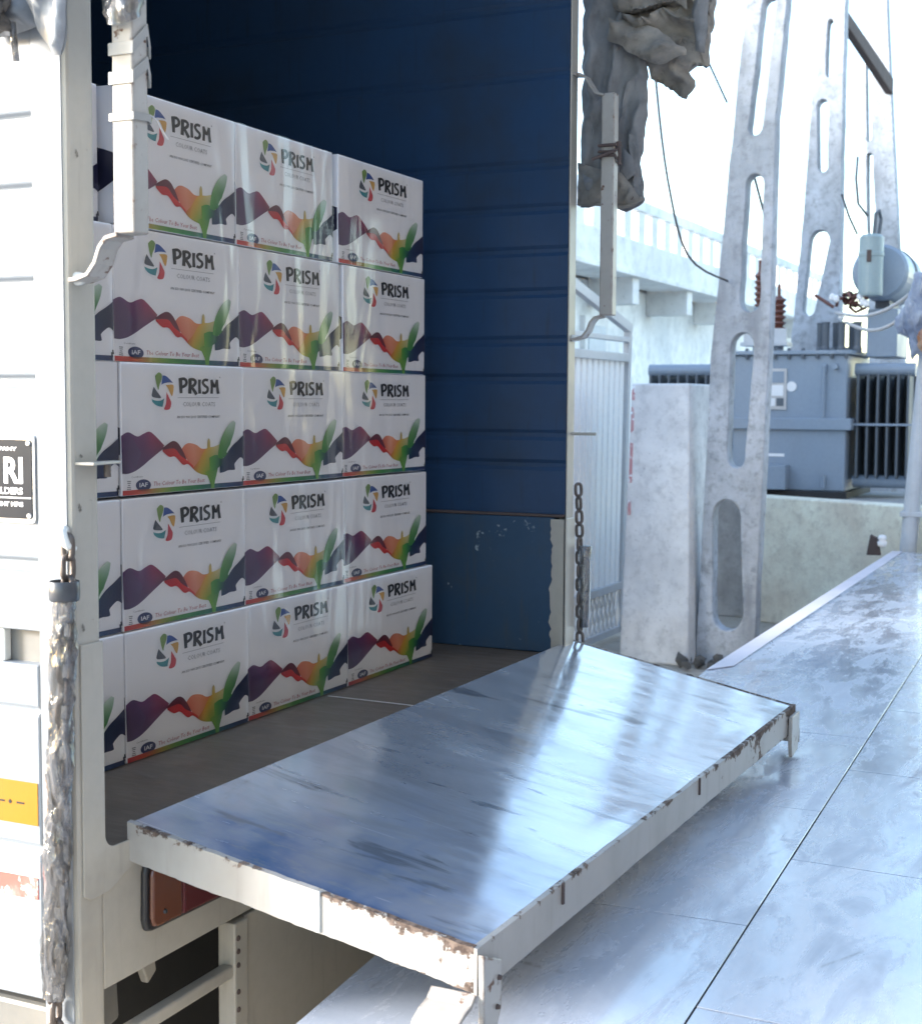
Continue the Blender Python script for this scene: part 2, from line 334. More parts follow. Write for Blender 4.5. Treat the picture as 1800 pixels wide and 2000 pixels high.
PORC = plain('brown_porcelain', (.15, .06, .045), .25, var=.25, scale=8, bump=.02)
IRON = plain('rusty_angle_iron', (.09, .065, .06), .8, var=.35, scale=12, bump=.3)
GATEW = paint('white_gate_paint', (.90, .91, .92), dirt=(.6, .6, .6), dirt_amt=.12, chip=.8)
GATEF = paint('grey_gate_frame', (.55, .57, .6), dirt=(.35, .33, .3), dirt_amt=.3, chip=.75)
CABLE = plain('black_cable', (.045, .045, .05), .6)
PVC = plain('pale_conduit', (.55, .53, .52), .5)
GLASSD = plain('dark_window', (.10, .12, .15), .15)
RAG = m_tarp(NT('white_blue_cloth'), (.24, .28, .38), (.42, .45, .5), (.15, .19, .3))
RAG_O = m_tarp(NT('patterned_orange_cloth'), (.3, .12, .05), (.38, .32, .25), (.2, .16, .25))
def m_ground():
    n = NT('dusty_ground'); a = n.noise(.9, 6, .65); b = n.noise(14, 5, .7)
    c = n.mix(n.ramp(a, .3, .7), (.36, .33, .285), (.46, .42, .365)); c = n.mix(n.ramp(b, .5, .8, 0, .6), c, (.12, .105, .09))
    return n.done(n.bsdf(c, .95, 0, n.bump(n.math('ADD', a, b), .6, .04)))
GROUND = m_ground()
GRASS = plain('dry_grass', (.16, .15, .10), .9, var=.4, scale=30)

# ------------------------------------------------------------------ setting
GZ = -0.80
g = MB().grid(lambda u, v: (-600+1200*u, -600+1200*v, GZ), 8, 8).build('ground', GROUND); struct(g)

# loading dock: concrete body and polished stone slabs
DZ = -0.21
edge_pts = [(-4.0, -.53), (.05, -.295), (2.85, -.075), (7.0, -.012)]
def dock_edge(x):
    for (x0, y0), (x1, y1) in zip(edge_pts, edge_pts[1:]):
        if x <= x1: return y0+(y1-y0)*(x-x0)/(x1-x0)
    return edge_pts[-1][1]
def seam(k, x):   # row boundary k: 0 is the dock edge, 1 the long visible joint
    if k == 0: return dock_edge(x)
    return -.783+.0365*x-(k-1)*.47
ring = [(x, dock_edge(x)-.006) for x in (-4.0, .05, 2.85, 7.0)]
dock = MB().prism(ring+[(7.05, -4.4), (-4.0, -4.4)], GZ-.2, DZ-.03, 'z').build('loading_dock', CONC_DOCK); struct(dock)
MB().prism(ring+[(7.02, -4.35), (-3.99, -4.35)], DZ-.0295, DZ-.0022, 'z').build('grout_bed', plain('dark_grout', (.02, .02, .022), .95, spec=.1), dock)
off = {0: -.067, 1: .328, 2: .05, 3: .40, 4: .2, 5: .5, 6: .1, 7: .33, 8: .2, 9: 0}
for k in range(8):
    xs = sorted({round(-4.0, 3), 7.0} | {round(off[k]+.72*i, 3) for i in range(-6, 11) if -3.9 < off[k]+.72*i < 6.9})
    for xa, xb in zip(xs, xs[1:]):
        cuts = [xa]+[x for x in (.05, 2.85) if xa+.02 < x < xb-.02 and k == 0]+[xb]
        gp = .0016 if k != 0 else .0012; sk = -.05 if k == 0 else .04     # joints run slightly askew
        lo, hi = [], []
        yb = [seam(k+1, x) for x in (xa, xb)]
        top = [(x+(gp if i == 0 else -gp if i == len(cuts)-1 else 0), seam(k, x)-(0 if k == 0 else gp)) for i, x in enumerate(cuts)]
        bot = [(xa+gp-sk*.4, seam(k+1, xa)+gp+.0012), (xb-gp-sk*.4, seam(k+1, xb)+gp+.0012)]
        poly = [bot[0], bot[1]]+top[::-1]
        dz = random.uniform(-.0003, .0003)
        MB().prism(poly, DZ-.03, DZ+dz, 'z').build('stone_slab', SLAB, dock, bevel=.0008, seg=1)
MB().prism([(2.84, -.078), (7.0, -.014), (7.0, -.075), (2.95, -.14)], DZ+.001, DZ+.004, 'z').build('edging_strip', LIP, dock, bevel=.002, seg=1)

# ------------------------------------------------------------------ truck
truck = thing('truck', 'white goods truck with blue load bay open at the tail', 'truck', (0, 0, 0))
PX = .056; BL = 2.7; W = 1.8; TOP = 2.15
MB().box(.002, W-.002, .0, BL, -.03, 0).build('load_floor', FLOOR, truck)
# seams on the floor plate
for y in (.72, 1.5): MB().box(.01, W-.01, y-.003, y+.003, .0002, .0025).build('floor_seam', CHASSIS, truck)
MB().tube([(1.06, .26, .003), (1.06, .05, .0015)], .0012, 6).build('floor_seam', PVC, truck)
# right inner wall: pressed horizontal ribs, blue
def ribbed(zs, z0, z1, depth, hw):
    pr = [(0, z0)]
    for z in zs:
        pr += [(0, z-hw), (-depth, z-hw*.35), (-depth, z+hw*.35), (0, z+hw)]
    return pr+[(0, z1)]
ribs = [.48, .556, .698, .794, .915, 1.019, 1.124, 1.233, 1.454, 1.624, 1.80, 1.97]
pr = ribbed(ribs, .356, TOP, .0055, .014)
wl = MB()
L1 = [(W-.002-d, z) for d, z in pr]; wl_poly = L1+[(W+.03, TOP), (W+.03, .356)]
wl.prism(wl_poly, .004, BL, 'y'); wl.build('right_wall', BLUE, truck)
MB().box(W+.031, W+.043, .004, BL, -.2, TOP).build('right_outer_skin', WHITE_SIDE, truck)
MB().box(W-.012, W+.03, .03, BL, .001, .348).build('drop_side_panel', BLUE_WORN, truck, bevel=.003)
MB().box(W-.014, W+.004, .005, BL, .3485, .3555).build('panel_rail', IRON, truck, bevel=.003)
MB().box(-.06, W+.04, BL+.0005, BL+.03, -.03, TOP+.01).build('front_wall', BLUE, truck)
MB().box(-.05, W+.05, .03, BL+.04, TOP, TOP+.02).build('roof_canvas', TARP, truck)
# ragged white end strip of the drop side
end = [(W-.0135, .034)]
ed = MB(); nS = 40
def end_fn(u, v):
    z = .004+.34*v; rag = .012*nz((0, 0, z), 28)+.006*nz((0, 0, z), 70, 3)
    return (W-.0137, (.001 if u == 0 else .036+rag), z)
ed.grid(end_fn, 1, nS).build('bare_end_strip', GREY_FRAME, truck)
# posts
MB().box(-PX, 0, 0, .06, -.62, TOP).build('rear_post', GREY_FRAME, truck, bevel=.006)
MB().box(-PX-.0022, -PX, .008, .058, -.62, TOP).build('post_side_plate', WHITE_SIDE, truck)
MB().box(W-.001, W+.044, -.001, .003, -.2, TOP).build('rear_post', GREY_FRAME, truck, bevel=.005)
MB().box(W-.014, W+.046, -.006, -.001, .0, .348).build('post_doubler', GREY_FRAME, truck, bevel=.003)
# fillet plate where the left post meets the sill
fil = [(-.046, .30), (.001, .30), (.001, .022)]+[(.022-.021*math.cos(a), .022-.021*math.sin(a)) for a in [R(x) for x in range(10, 91, 16)]]+[(.10, .0), (.10, -.036), (.06, -.04), (0.012, -.062), (-.03, -.064), (-.046, -.055)]
MB().prism([(x, z) for x, z in fil], -.003, .0, 'y').build('corner_plate', GREY_FRAME, truck, bevel=.002)
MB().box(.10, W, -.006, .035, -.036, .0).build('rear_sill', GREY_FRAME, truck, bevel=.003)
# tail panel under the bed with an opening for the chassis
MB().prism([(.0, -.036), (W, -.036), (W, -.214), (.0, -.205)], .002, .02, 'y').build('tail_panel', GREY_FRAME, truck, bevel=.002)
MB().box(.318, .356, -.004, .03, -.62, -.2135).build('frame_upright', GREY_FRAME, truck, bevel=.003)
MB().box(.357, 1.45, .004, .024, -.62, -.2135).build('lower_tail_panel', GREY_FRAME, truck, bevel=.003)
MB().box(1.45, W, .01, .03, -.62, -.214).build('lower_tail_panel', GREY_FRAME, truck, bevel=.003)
MB().box(-.0, .318, .0, .022, -.305, -.283).build('cross_bar', GREY_FRAME, truck, bevel=.004)
for z in (-.24, -.262, -.285, -.33, -.36, -.40):
    MB().lathe([(.0005, -.0065), (.004, -.006), (.005, -.004)], .327, z, 8, 'y').build('bolt', IRON, truck)
# tail lamp
lamp = MB()
lp = [(.088, -.046), (.083, -.06), (.081, -.13), (.086, -.147), (.10, -.151), (.30, -.156), (.314, -.146), (.316, -.06), (.305, -.046)]
lamp = MB().prism(lp, -.008, .002, 'y').build('tail_lamp', BLACK, truck, bevel=.004)
MB().prism([(.094, -.053), (.090, -.064), (.089, -.128), (.094, -.141), (.104, -.144), (.163, -.1455), (.163, -.053)], -.016, -.008, 'y').build('amber_lens', AMBER, lamp, bevel=.004)
MB().prism([(.165, -.053), (.165, -.1455), (.298, -.149), (.307, -.142), (.309, -.062), (.302, -.053)], -.016, -.008, 'y').build('red_lens', RED, lamp, bevel=.004)
for z in (-.125,): MB().lathe([(.0005, -.0195), (.003, -.019), (.004, -.016)], .118, z, 8, 'y').build('screw', BLACK, lamp)
# left flank: upper skin with pressed grooves, lower drop side
def flank(name, z0, z1, grooves, y0, y1, mat, dep=.011):
    pr = [(0, z0)]
    for a, b in grooves: pr += [(0, a-.004), (dep, a), (dep, b), (0, b+.004)]
    pr.append((0, z1))
    prof = [(-PX+d, z) for d, z in pr]+[(-.004, z1), (-.004, z0)]
    return MB().prism(prof, y0, y1, 'y').build(name, mat, truck, bevel=.002, seg=1)
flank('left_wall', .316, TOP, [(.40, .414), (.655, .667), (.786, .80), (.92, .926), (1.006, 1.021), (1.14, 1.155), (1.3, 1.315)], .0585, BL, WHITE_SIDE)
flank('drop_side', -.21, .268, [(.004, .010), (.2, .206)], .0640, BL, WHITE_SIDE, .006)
MB().box(-.035, -.006, .06, BL, .262, .32).build('hinge_rail', CHASSIS, truck, bevel=.004)
for y in (.13, .35): MB().box(-.05, -.035, y, y+.03, .268, .315).build('hinge_leaf', WHITE, truck, bevel=.003)
MB().box(-PX-.0012, -PX, .068, .42, .040, .101).build('yellow_tape', YELLOW, truck)
tp = [o for o in truck.children if o.name.startswith('yellow_tape')][0]
for y, w in ((.092, .014), (.128, .012)): MB().box(-PX-.0018, -PX-.0012, y, y+w, .0685, .0712).build('tape_dash', BLACK, tp)
for y in (.118, .16): MB().prism([(y, .0665), (y+.0035, .070), (y, .0735), (y-.0035, .070)], -PX-.0018, -PX-.0012, 'x').build('tape_diamond', BLACK, tp)
MB().box(-PX-.0012, -PX, .07, .42, -.066, -.035).build('red_tape', REDTAPE, truck)
MB().box(-PX-.001, -PX, .066, .42, -.0345, -.012).build('torn_tape', paint('torn_pink_tape', (.7, .6, .6), dirt=(.5, .2, .2), dirt_amt=.7, chip=.6, rust=(.55, .2, .2), dscale=16), truck)
pl = MB()
rr = lambda y0, y1, z0, z1, r: [(y1-r+r*math.cos(a), z1-r+r*math.sin(a)) for a in (0, .8, 1.57)]+[(y0+r+r*math.cos(a), z1-r+r*math.sin(a)) for a in (1.57, 2.36, 3.14)]+[(y0+r+r*math.cos(a), z0+r+r*math.sin(a)) for a in (3.14, 3.93, 4.71)]+[(y1-r+r*math.cos(a), z0+r+r*math.sin(a)) for a in (4.71, 5.5, 6.28)]
npl = MB().prism(rr(.060, .30, .466, .588, .006), -PX-.005, -PX, 'x').build('builder_plate', PLATE_RIM, truck, bevel=.001)
MB().prism(rr(.0645, .2955, .4725, .5815, .004), -PX-.0062, -PX-.005, 'x').build('plate_face', PLATE, npl)
def flank_text(body, yr, z, size, wide, bold=0):     # right end at yr
    v, f = text_mesh(body, size, wide, bold, res=3)
    m = MB(); m.add([(-PX-.0068, yr+wide-p.x, z+p.y) for p in v], f); m.build('plate_lettering', SIGNWHITE, npl)
flank_text('RI', .0795, .5225, .049, .034, .0016)
flank_text('BUILDERS', .080, .5065, .0125, .062, .0004)
MB().box(-PX-.0068, -PX-.0062, .066, .294, .5005, .5022).build('plate_rule', SIGNWHITE, npl)
flank_text('HIGHT MFG', .080, .4895, .0085, .058, .0003)
flank_text('COMPANY', .0895, .5665, .007, .06, .0003)
for z in (.477, .577): MB().lathe([(.0032, -PX-.0085), (.0038, -PX-.006)], .069, z, 10, 'x').build('rivet', PLATE_RIM, npl)
# offset bars standing off the rear posts
def standoff(xc, zlo, zhi, mat):
    w = .016
    s_lo = [(.0, .80), (-.012, .801), (-.03, .806), (-.042, .82), (-.05, .84), (-.062, .853), (-.082, .857)]
    bar = MB(); bar.box(xc-w, xc+w, -.110, -.076, .855, zhi).build('standoff_bar', WHITE_EDGE, truck, bevel=.003)
    MB().ribbon(s_lo, xc-w*1.15, xc+w*1.15, 'x', .006).build('bar_foot', WHITE_EDGE, truck, smooth=False, bevel=.001)
    s_hi = [(.0, zhi+.056), (-.02, zhi+.054), (-.035, zhi+.045), (-.05, zhi+.02), (-.062, zhi+.004), (-.085, zhi-.002)]
    MB().ribbon(s_hi, xc-w*1.15, xc+w*1.15, 'x', .006).build('bar_head', WHITE_EDGE, truck, bevel=.001)
    MB().lathe([(.001, -.012), (.007, -.011), (.009, -.006), (.0095, 0)], xc, .8, 10, 'y').build('bolt', WHITE, truck)
standoff(-.040, .8, 1.40, WHITE); standoff(1.826, .8, 1.398, WHITE)
# plastic taped round the left bar, rusty wire round the right one
TAPE = plain('grey_sticky_tape', (.30, .30, .29), .3, var=.15)
for i, (z, sl) in enumerate([(1.005, .003), (1.055, .028), (1.092, .034)]):
    tw = MB()
    ring_ = [(-.0585, -.1125), (-.0215, -.1125), (-.0215, -.0735), (-.0585, -.0735)]
    hgt = .010 if i < 1 else .016
    vs = []
    for k in range(24):
        t = k/24*4; a, b = ring_[int(t)], ring_[(int(t)+1) % 4]; f = t-int(t)
        x, y = a[0]+(b[0]-a[0])*f, a[1]+(b[1]-a[1])*f
        o_ = 1.0
        vs.append(((x+.04)*o_-.04, (y+.093)*o_-.093, z+sl*(f if int(t) == 0 else 0)))
    tw.add([(x, y, z_-hgt/2) for x, y, z_ in vs]+[(x, y, z_+hgt/2) for x, y, z_ in vs], [(k, (k+1) % 24, 24+(k+1) % 24, 24+k) for k in range(24)])
    tw.build('tape_band', TAPE, truck, solid=.0012)
cw = MB(); nr, na = 40, 20
def crink(u, v):
    a = 2*math.pi*u; z = 1.13+.3*v; r = .022+.0045*((1-abs(math.sin(2*a+z*45)))**2)+.002*nz((math.cos(a)*1.2, math.sin(a)*1.2, z*30), 1, 2)
    if v < .05: r *= .9
    return (-.045+r*math.cos(a)*1.05-.006*math.sin(z*40), -.093+r*math.sin(a)*1.1, z+.012*math.cos(a))
cw.grid(crink, na, nr).build('plastic_wrapping', WRAP, truck, smooth=True)
MB().tube([(-.022, -.11, 1.012), (-.008, -.112, 1.008), (.0, -.114, .996), (.008, -.118, .985)], .0012, 5).build('loose_thread', PVC, truck)
wr = MB()
for z, sl in ((1.27, .01), (1.245, -.015), (1.255, .02)):
    wr.tube([(1.806, -.114, z), (1.846, -.114, z+sl), (1.846, -.072, z+sl*.5), (1.806, -.072, z)], .004, 6, closed=True)
wr.tube([(1.82, -.116, 1.28), (1.83, -.118, 1.25), (1.825, -.118, 1.225)], .0045, 6).tube([(1.806, -.114, 1.255), (1.80, -.10, 1.25), (1.79, -.06, 1.235)], .004, 6)
wr.build('rusty_wire_tie', IRON, truck)
# latch pins on the posts
MB().prism([(-.05, .0), (.03, -.0), (.034, -.012), (-.046, -.03)], .548, .552, 'z').build('latch_plate', GREY_FRAME, truck, bevel=.001)
MB().tube([(.004, -.012, .547), (.004, -.012, .53)], .005, 8).build('latch_pin', CHAIN, truck)
def m_stain():
    n = NT('grease_stain'); n.co = [x for x in n.t.nodes if x.bl_idname == 'ShaderNodeTexCoord'][0].outputs['Generated']
    d = n.n('ShaderNodeVectorMath'); d.operation = 'DISTANCE'; n.set(d.inputs[0], n.map((1, 1, 1))); d.inputs[1].default_value = (.5, 0, .5)
    m = n.math('SUBTRACT', n.math('ADD', n.ramp(n.noise(3.2, 6, .7), .25, .75, -.35, .4), .42), d.outputs['Value'])
    sh = n.bsdf(n.mix(n.noise(8, 4), (.05, .042, .034), (.14, .12, .10)), .8); t = n.n('ShaderNodeBsdfTransparent'); mx = n.n('ShaderNodeMixShader')
    n.set(mx.inputs[0], n.ramp(m, .0, .22, 0, .9)); n.t.links.new(t.outputs[0], mx.inputs[1]); n.t.links.new(sh, mx.inputs[2]); return n.done(mx.outputs[0])
STAIN = m_stain()
def stain(x0, x1, z0, z1, y=-.0012): MB().grid(lambda u, v: (x0+(x1-x0)*u, y, z0+(z1-z0)*v), 1, 1).build('grease_mark', STAIN, truck)
stain(-.055, -.001, .465, .548); stain(-.05, -.001, .945, 1.02); stain(-.05, -.001, .55, .585, -.0015); stain(-.05, -.002, .30, .38)
MB().tube([(1.826, .0, .56), (1.826, -.066, .56)], .004, 8).build('latch_pin', GREY_FRAME, truck)
# chains
def link_mesh(l, w, r):
    m = MB(); pts = []
    for k in range(20):
        a = 2*math.pi*k/20; pts.append(((w/2-r)*math.cos(a), 0, (l/2-w/2)*(1 if math.sin(a) >= 0 else -1)*min(1, abs(math.sin(a))*3)+(w/2-r)*math.sin(a)))
    m.tube(pts, r, 8, closed=True); me = m.mesh('chain_link'); me.materials.append(CHAIN)
    for p in me.polygons: p.use_smooth = True
    return me
LK = link_mesh(.040, .026, .0042)
def chain(path, parent, n, label=None):
    ch = bpy.data.objects.new('safety_chain', None); C.objects.link(ch); ch.parent = parent
    if label: ch['label'] = label
    P = [Vector(p) for p in path]
    L = [0]
    for a, b in zip(P, P[1:]): L.append(L[-1]+(b-a).length)
    for i in range(n):
        t = L[-1]*i/(n-1)
        for k in range(len(P)-1):
            if t <= L[k+1]+1e-9: q = P[k].lerp(P[k+1], (t-L[k])/(L[k+1]-L[k])); d = (P[k+1]-P[k]).normalized(); break
        o = bpy.data.objects.new('chain_link', LK); C.objects.link(o); o.parent = ch
        o.location = q; o.rotation_euler = (d.to_track_quat('Z', 'Y') @ Matrix.Rotation(R(90*(i % 2)+35), 3, 'Z').to_quaternion()).to_euler()
    return ch
chl = chain([(-.068, -.002, .438), (-.070, -.003, .38), (-.074, .012, .1), (-.074, .026, -.19), (-.072, .028, -.27)], truck, 26)
MB().tube([(-.050, .012, .455), (-.064, .008, .462), (-.075, .001, .457), (-.075, -.006, .442), (-.064, -.009, .434)], .006, 8).build('chain_eye', WHITE, chl, smooth=True)
def fold(a, z, k, seed):      # sharp spiral creases of film twisted round a chain
    t = math.sin(2*a+z*38+3*nz((math.cos(a), math.sin(a), z*9), 1, seed)); q = math.sin(3*a-z*61+2*nz((math.cos(a), math.sin(a), z*15), 1, seed+4))
    return k*((1-abs(t))**2*.9+(1-abs(q))**2*.6-.45)
def sleeve(u, v):
    a = 2*math.pi*u; z = .392-.585*v; cy = -.003+.031*v
    r = .0195+fold(a, z, .0032, 3)+.0022*math.sin(z*47+1)+.0016*nz((math.cos(a), math.sin(a), z*60), 1, 8)
    if v < .02: r = .019
    return (-.0765+r*.75*math.cos(a), cy+r*math.sin(a), z)
MB().grid(sleeve, 40, 170).build('plastic_sleeve', WRAP, chl, smooth=True)
MB().lathe([(.0195, .366), (.0208, .369), (.0212, .378), (.0205, .392), (.0195, .393), (.019, .372)], -.0765, -.002, 18).build('sleeve_cuff', plain('blue_grey_tape', (.05, .055, .065), .3), chl, smooth=True)
chr_ = chain([(1.872, -.004, .415), (1.872, -.008, .32), (1.874, -.012, .03)], truck, 12)
MB().lathe([(.012, .06), (.014, .1), (.0165, .18), (.0155, .24), (.018, .27), (.014, .272)], 1.876, -.022, 14).build('plastic_sleeve', WRAP, chr_, smooth=True)
# chassis pieces seen under the tail
MB().box(.30, .46, .35, 2.4, -.42, -.10).build('chassis_rail', DARK, truck, bevel=.01)
MB().box(1.25, 1.40, .35, 2.4, -.42, -.10).build('chassis_rail', DARK, truck, bevel=.01)
MB().box(.0, W, .30, .34, -.62, -.06).build('inner_cross_member', DARK, truck)
MB().prism([(.10, -.20), (.17, -.195), (.18, -.34), (.08, -.36)], .12, .22, 'y').build('spring_hanger', CHASSIS, truck, bevel=.006)
MB().prism([(.19, -.18), (.205, -.18), (.222, -.27), (.20, -.285), (.185, -.25)], .08, .095, 'y').build('tow_hook', GREY_FRAME, truck, bevel=.003)
MB().tube([(.12, .1, -.20), (.16, .09, -.216), (.2, .085, -.235)], .003, 6).build('tie_rod', GREY_FRAME, truck)
MB().box(.0, .12, .10, .28, -.40, -.25).build('step_bracket', CHASSIS, truck, bevel=.008)
for x in (-.01, 1.62):
    wt = MB().lathe([(.30, x+.02), (.335, x), (.345, x+.05), (.345, x+.14), (.335, x+.19), (.30, x+.17)], 1.35, -.455, 32, 'x').build('wheel', RUBBER, truck, smooth=True)
    MB().lathe([(.05, x+.01), (.12, x+.03), (.2, x+.06), (.29, x+.03), (.30, x+.02), (.30, x+.17)], 1.35, -.455, 28, 'x').build('rim', CHASSIS, wt, smooth=True)

# ---- tailgate: worn deck with rails and corner latches, lying down on the dock
A = Vector((.062, -.003, .025)); B = Vector((1.868, .010, .025)); Cc = Vector((1.868, -.563, -.092)); D = Vector((.062, -.550, -.069))
def bil(u, v): return (A*(1-u)+B*u)*(1-v)+(D*(1-u)+Cc*u)*v
def deckf(u, v):
    p = bil(u, v); e = min(u, 1-u, v, 1-v); k = min(1, e*14)
    return (p.x, p.y, p.z+k*(.0011*nz((p.x, p.y, 0), 2.6, 1)+.0004*nz((p.x*2.2, p.y, 0), 7, 4)-.0012))
def lowered(u, v): p = bil(u, v); return (p.x, p.y, p.z-.012)
gate_m = MB().grid(deckf, 90, 40)
n0 = len(gate_m.v)
gate_m.add([lowered(0, 0), lowered(1, 0), lowered(1, 1), lowered(0, 1)], [(0, 1, 2, 3)])
tailgate = gate_m.build('tailgate', DECK, truck, smooth=True)
tailgate['label'] = 'lowered tailgate with scuffed blue and bare steel deck'
def rail_seg(P0, P1, out, hs, th, name, n=24, rag=0.0):   # a hanging skirt along an edge
    m = MB(); out = Vector(out)
    vs = []
    for i in range(n+1):
        t = i/n; p = P0.lerp(P1, t); h = hs[0]+(hs[1]-hs[0])*t+rag*nz((t*9, 0, 0), 1, 3)+rag*.5*nz((t*40, 0, 0), 1, 9)
        up_ = .0025+rag*.5*nz((t*30, 1, 0), 1, 6); wob = out*(.0012*nz((t*6, 3, 0), 1, 2))
        vs += [p+wob+Vector((0, 0, up_)), p+wob+out*th+Vector((0, 0, up_-.0015)), p+wob+out*th+Vector((0, 0, -h)), p+wob+Vector((0, 0, -h))]
    fs = [(0, 1, 2, 3), tuple(4*n+k for k in (3, 2, 1, 0))]
    for i in range(n):
        for k in range(4): fs.append((4*i+k, 4*i+(k+1) % 4, 4*i+4+(k+1) % 4, 4*i+4+k))
    m.add(vs, fs); o = m.build(name, RAIL, tailgate)
    ca = o.data.color_attributes.new('Rail', 'FLOAT_COLOR', 'POINT')
    for i in range(len(vs)): ca.data[i].color = (1 if i % 4 < 2 else 0, (i//4)/n, 0, 1)
    return o
rail_seg(A+Vector((0, .004, 0)), D+Vector((0, -.004, 0)), (-1, 0, 0), (.055, .058), .008, 'side_rail', 60, .0028)
rail_seg(B, Cc, (1, 0, 0), (.055, .055), .008, 'side_rail', 20, .001)
rail_seg(D+Vector((-.008, 0, 0)), Cc+Vector((.008, 0, 0)), (0, -1, 0), (.062, .060), .008, 'front_rail', 110, .0022)
def gate_pts(x0, x1, zt, zb, y): return (x0, x1, y, y-.01, zb, zt)
# weld joints on the rails
for v in (.58,): p = bil(0, v); MB().box(p.x-.011, p.x-.0075, p.y-.004, p.y+.004, p.z-.055, p.z+.002).build('weld_bead', WHITE, tailgate, bevel=.001)
for u in (.16, .55): p = bil(u, 1); MB().box(p.x-.003, p.x+.003, p.y-.0115, p.y-.0075, p.z-.03, p.z+.003).build('weld_bead', IRON, tailgate, bevel=.001)
# left corner: plate and curled latch tongue
MB().prism([(.054, -.075), (.112, -.100), (.112, -.165), (.086, -.205), (.045, -.206), (.056, -.16)], -.5685, -.5595, 'y').build('corner_leg', WHITE_EDGE, tailgate, bevel=.002)
tong = [(.055, -.128), (.04, -.139), (.018, -.143), (.0, -.151), (-.012, -.166), (-.014, -.18), (-.01, -.2)]
MB().ribbon(tong, -.557, -.492, 'y', .006).build('latch_tongue', WHITE_EDGE, tailgate, bevel=.001)
MB().prism([(1.795, -.105), (1.877, -.105), (1.876, -.15), (1.862, -.196), (1.80, -.204), (1.792, -.17)], -.5815, -.5725, 'y').build('corner_leg', WHITE_EDGE, tailgate, bevel=.002)
MB().ribbon([(1.876, -.125), (1.892, -.139), (1.905, -.16), (1.905, -.19)], -.575, -.53, 'y', .006).build('latch_tongue', WHITE_EDGE, tailgate, bevel=.001)
for x, z in ((.095, -.158), (.10, -.12)): MB().lathe([(.0005, -.5735), (.003, -.573), (.004, -.5685)], x, z, 8, 'y').build('bolt', IRON, tailgate)
for u in (.06, .5, .94):
    p = bil(u, 0); MB().tube([(p.x-.05, .012, -.012), (p.x+.05, .012, -.012)], .011, 12).build('hinge_barrel', GREY_FRAME, tailgate)

# ------------------------------------------------------------------ cartons
BW, BH, BD = .385, .2318, .38
def pm(x, y):      # print layout grid -> carton face coordinates
    top = 60+(x-70)/1650*60; bot = 1790-(x-100)/1640*100
    return ((x-80-15*y/1800)/1645*BW, (1-(y-top)/(bot-top))*BH)
def spline(pts, n):
    P = [Vector((*p, 0)) for p in pts]; out = []
    for i in range(n+1):
        t = i/n*(len(P)-1); k = min(int(t), len(P)-2); f = t-k
        p0, p1, p2, p3 = P[max(k-1, 0)], P[k], P[k+1], P[min(k+2, len(P)-1)]
        q = .5*((2*p1)+(p2-p0)*f+(2*p0-5*p1+4*p2-p3)*f*f+(3*p1-p0-3*p2+p3)*f*f*f)
        out.append((q.x, q.y))
    return out
class Print:
    def __init__(s): s.v = []; s.f = []; s.c = []
    def add(s, pts, fs, cols, d):
        n = len(s.v); s.v += [(p[0], -d, p[1]) for p in pts]; s.f += [tuple(i+n for i in f) for f in fs]
        s.c += cols if isinstance(cols, list) else [cols]*len(pts)
    def strip(s, top, bot, cols, d, n=26, rows=3):   # cols: list along u of (top colour, bottom colour) in sRGB
        a = spline(top, n); b = spline(bot, n); pts = []; cc = []
        for j in range(rows+1):
            for i in range(n+1):
                f = j/rows; pts.append(pm(a[i][0]*(1-f)+b[i][0]*f, a[i][1]*(1-f)+b[i][1]*f))
                t = i/n*(len(cols)-1); k = min(int(t), len(cols)-2) if len(cols) > 1 else 0; g_ = t-k
                c0, c1 = cols[k], cols[min(k+1, len(cols)-1)]
                ct = [lin(*[c0[q][w]*(1-g_)+c1[q][w]*g_ for w in range(3)]) for q in (0, 1)]
                cc.append(tuple(ct[0][w]*(1-f)+ct[1][w]*f for w in range(3)))
        s.add(pts, [(j*(n+1)+i, j*(n+1)+i+1, (j+1)*(n+1)+i+1, (j+1)*(n+1)+i) for j in range(rows) for i in range(n)], cc, d)
    def poly(s, pts, col, d, smooth=True, n=30):
        q = spline(list(pts)+[pts[0]], n)[:-1] if smooth else pts
        s.add([pm(*p) for p in q], [tuple(range(len(q)))], lin(*col), d)
    def stroke(s, pts, ws, col, d):
        P = [Vector(p) for p in pts]; vs = []
        for i, p in enumerate(P):
            t = (P[min(i+1, len(P)-1)]-P[max(i-1, 0)]).normalized(); q = Vector((-t.y, t.x))*ws[i]*(1.25 if min(ws) > 20 else 1)/2
            vs += [pm(*(p+q)), pm(*(p-q))]
        s.add(vs, [(2*i, 2*i+1, 2*i+3, 2*i+2) for i in range(len(P)-1)], lin(*col), d)
    def text(s, body, x0, x1, y, size, col, d, bold=0, shear=0):
        a = pm(x0, y); b = pm(x1, y); v, f = text_mesh(body, size, b[0]-a[0], bold, res=1, shear=shear)
        s.add([(a[0]+p.x, a[1]+p.y) for p in v], f, lin(*col), d)
    def mesh(s, name):
        me = bpy.data.meshes.new(name); me.from_pydata(s.v, [], s.f); me.materials.append(INK)
        ca = me.color_attributes.new('Col', 'FLOAT_COLOR', 'POINT')
        for i, c in enumerate(s.c): ca.data[i].color = (*c, 1)
        return me
D0, D1, D2, D3 = .0005, .0008, .0011, .0014
rb = Print()
rb.strip([(88, 1010), (170, 965), (280, 1020), (360, 985), (430, 960), (500, 1010), (620, 1140)],
         [(100, 1500), (170, 1500), (260, 1465), (350, 1400), (430, 1330), (520, 1255), (600, 1190)],
         [((88, 56, 96), (72, 58, 84)), ((104, 58, 104), (90, 70, 106)), ((114, 58, 104), (90, 66, 100)), ((150, 54, 92), (104, 64, 100)), ((140, 50, 76), (110, 56, 78))], D0, 34)
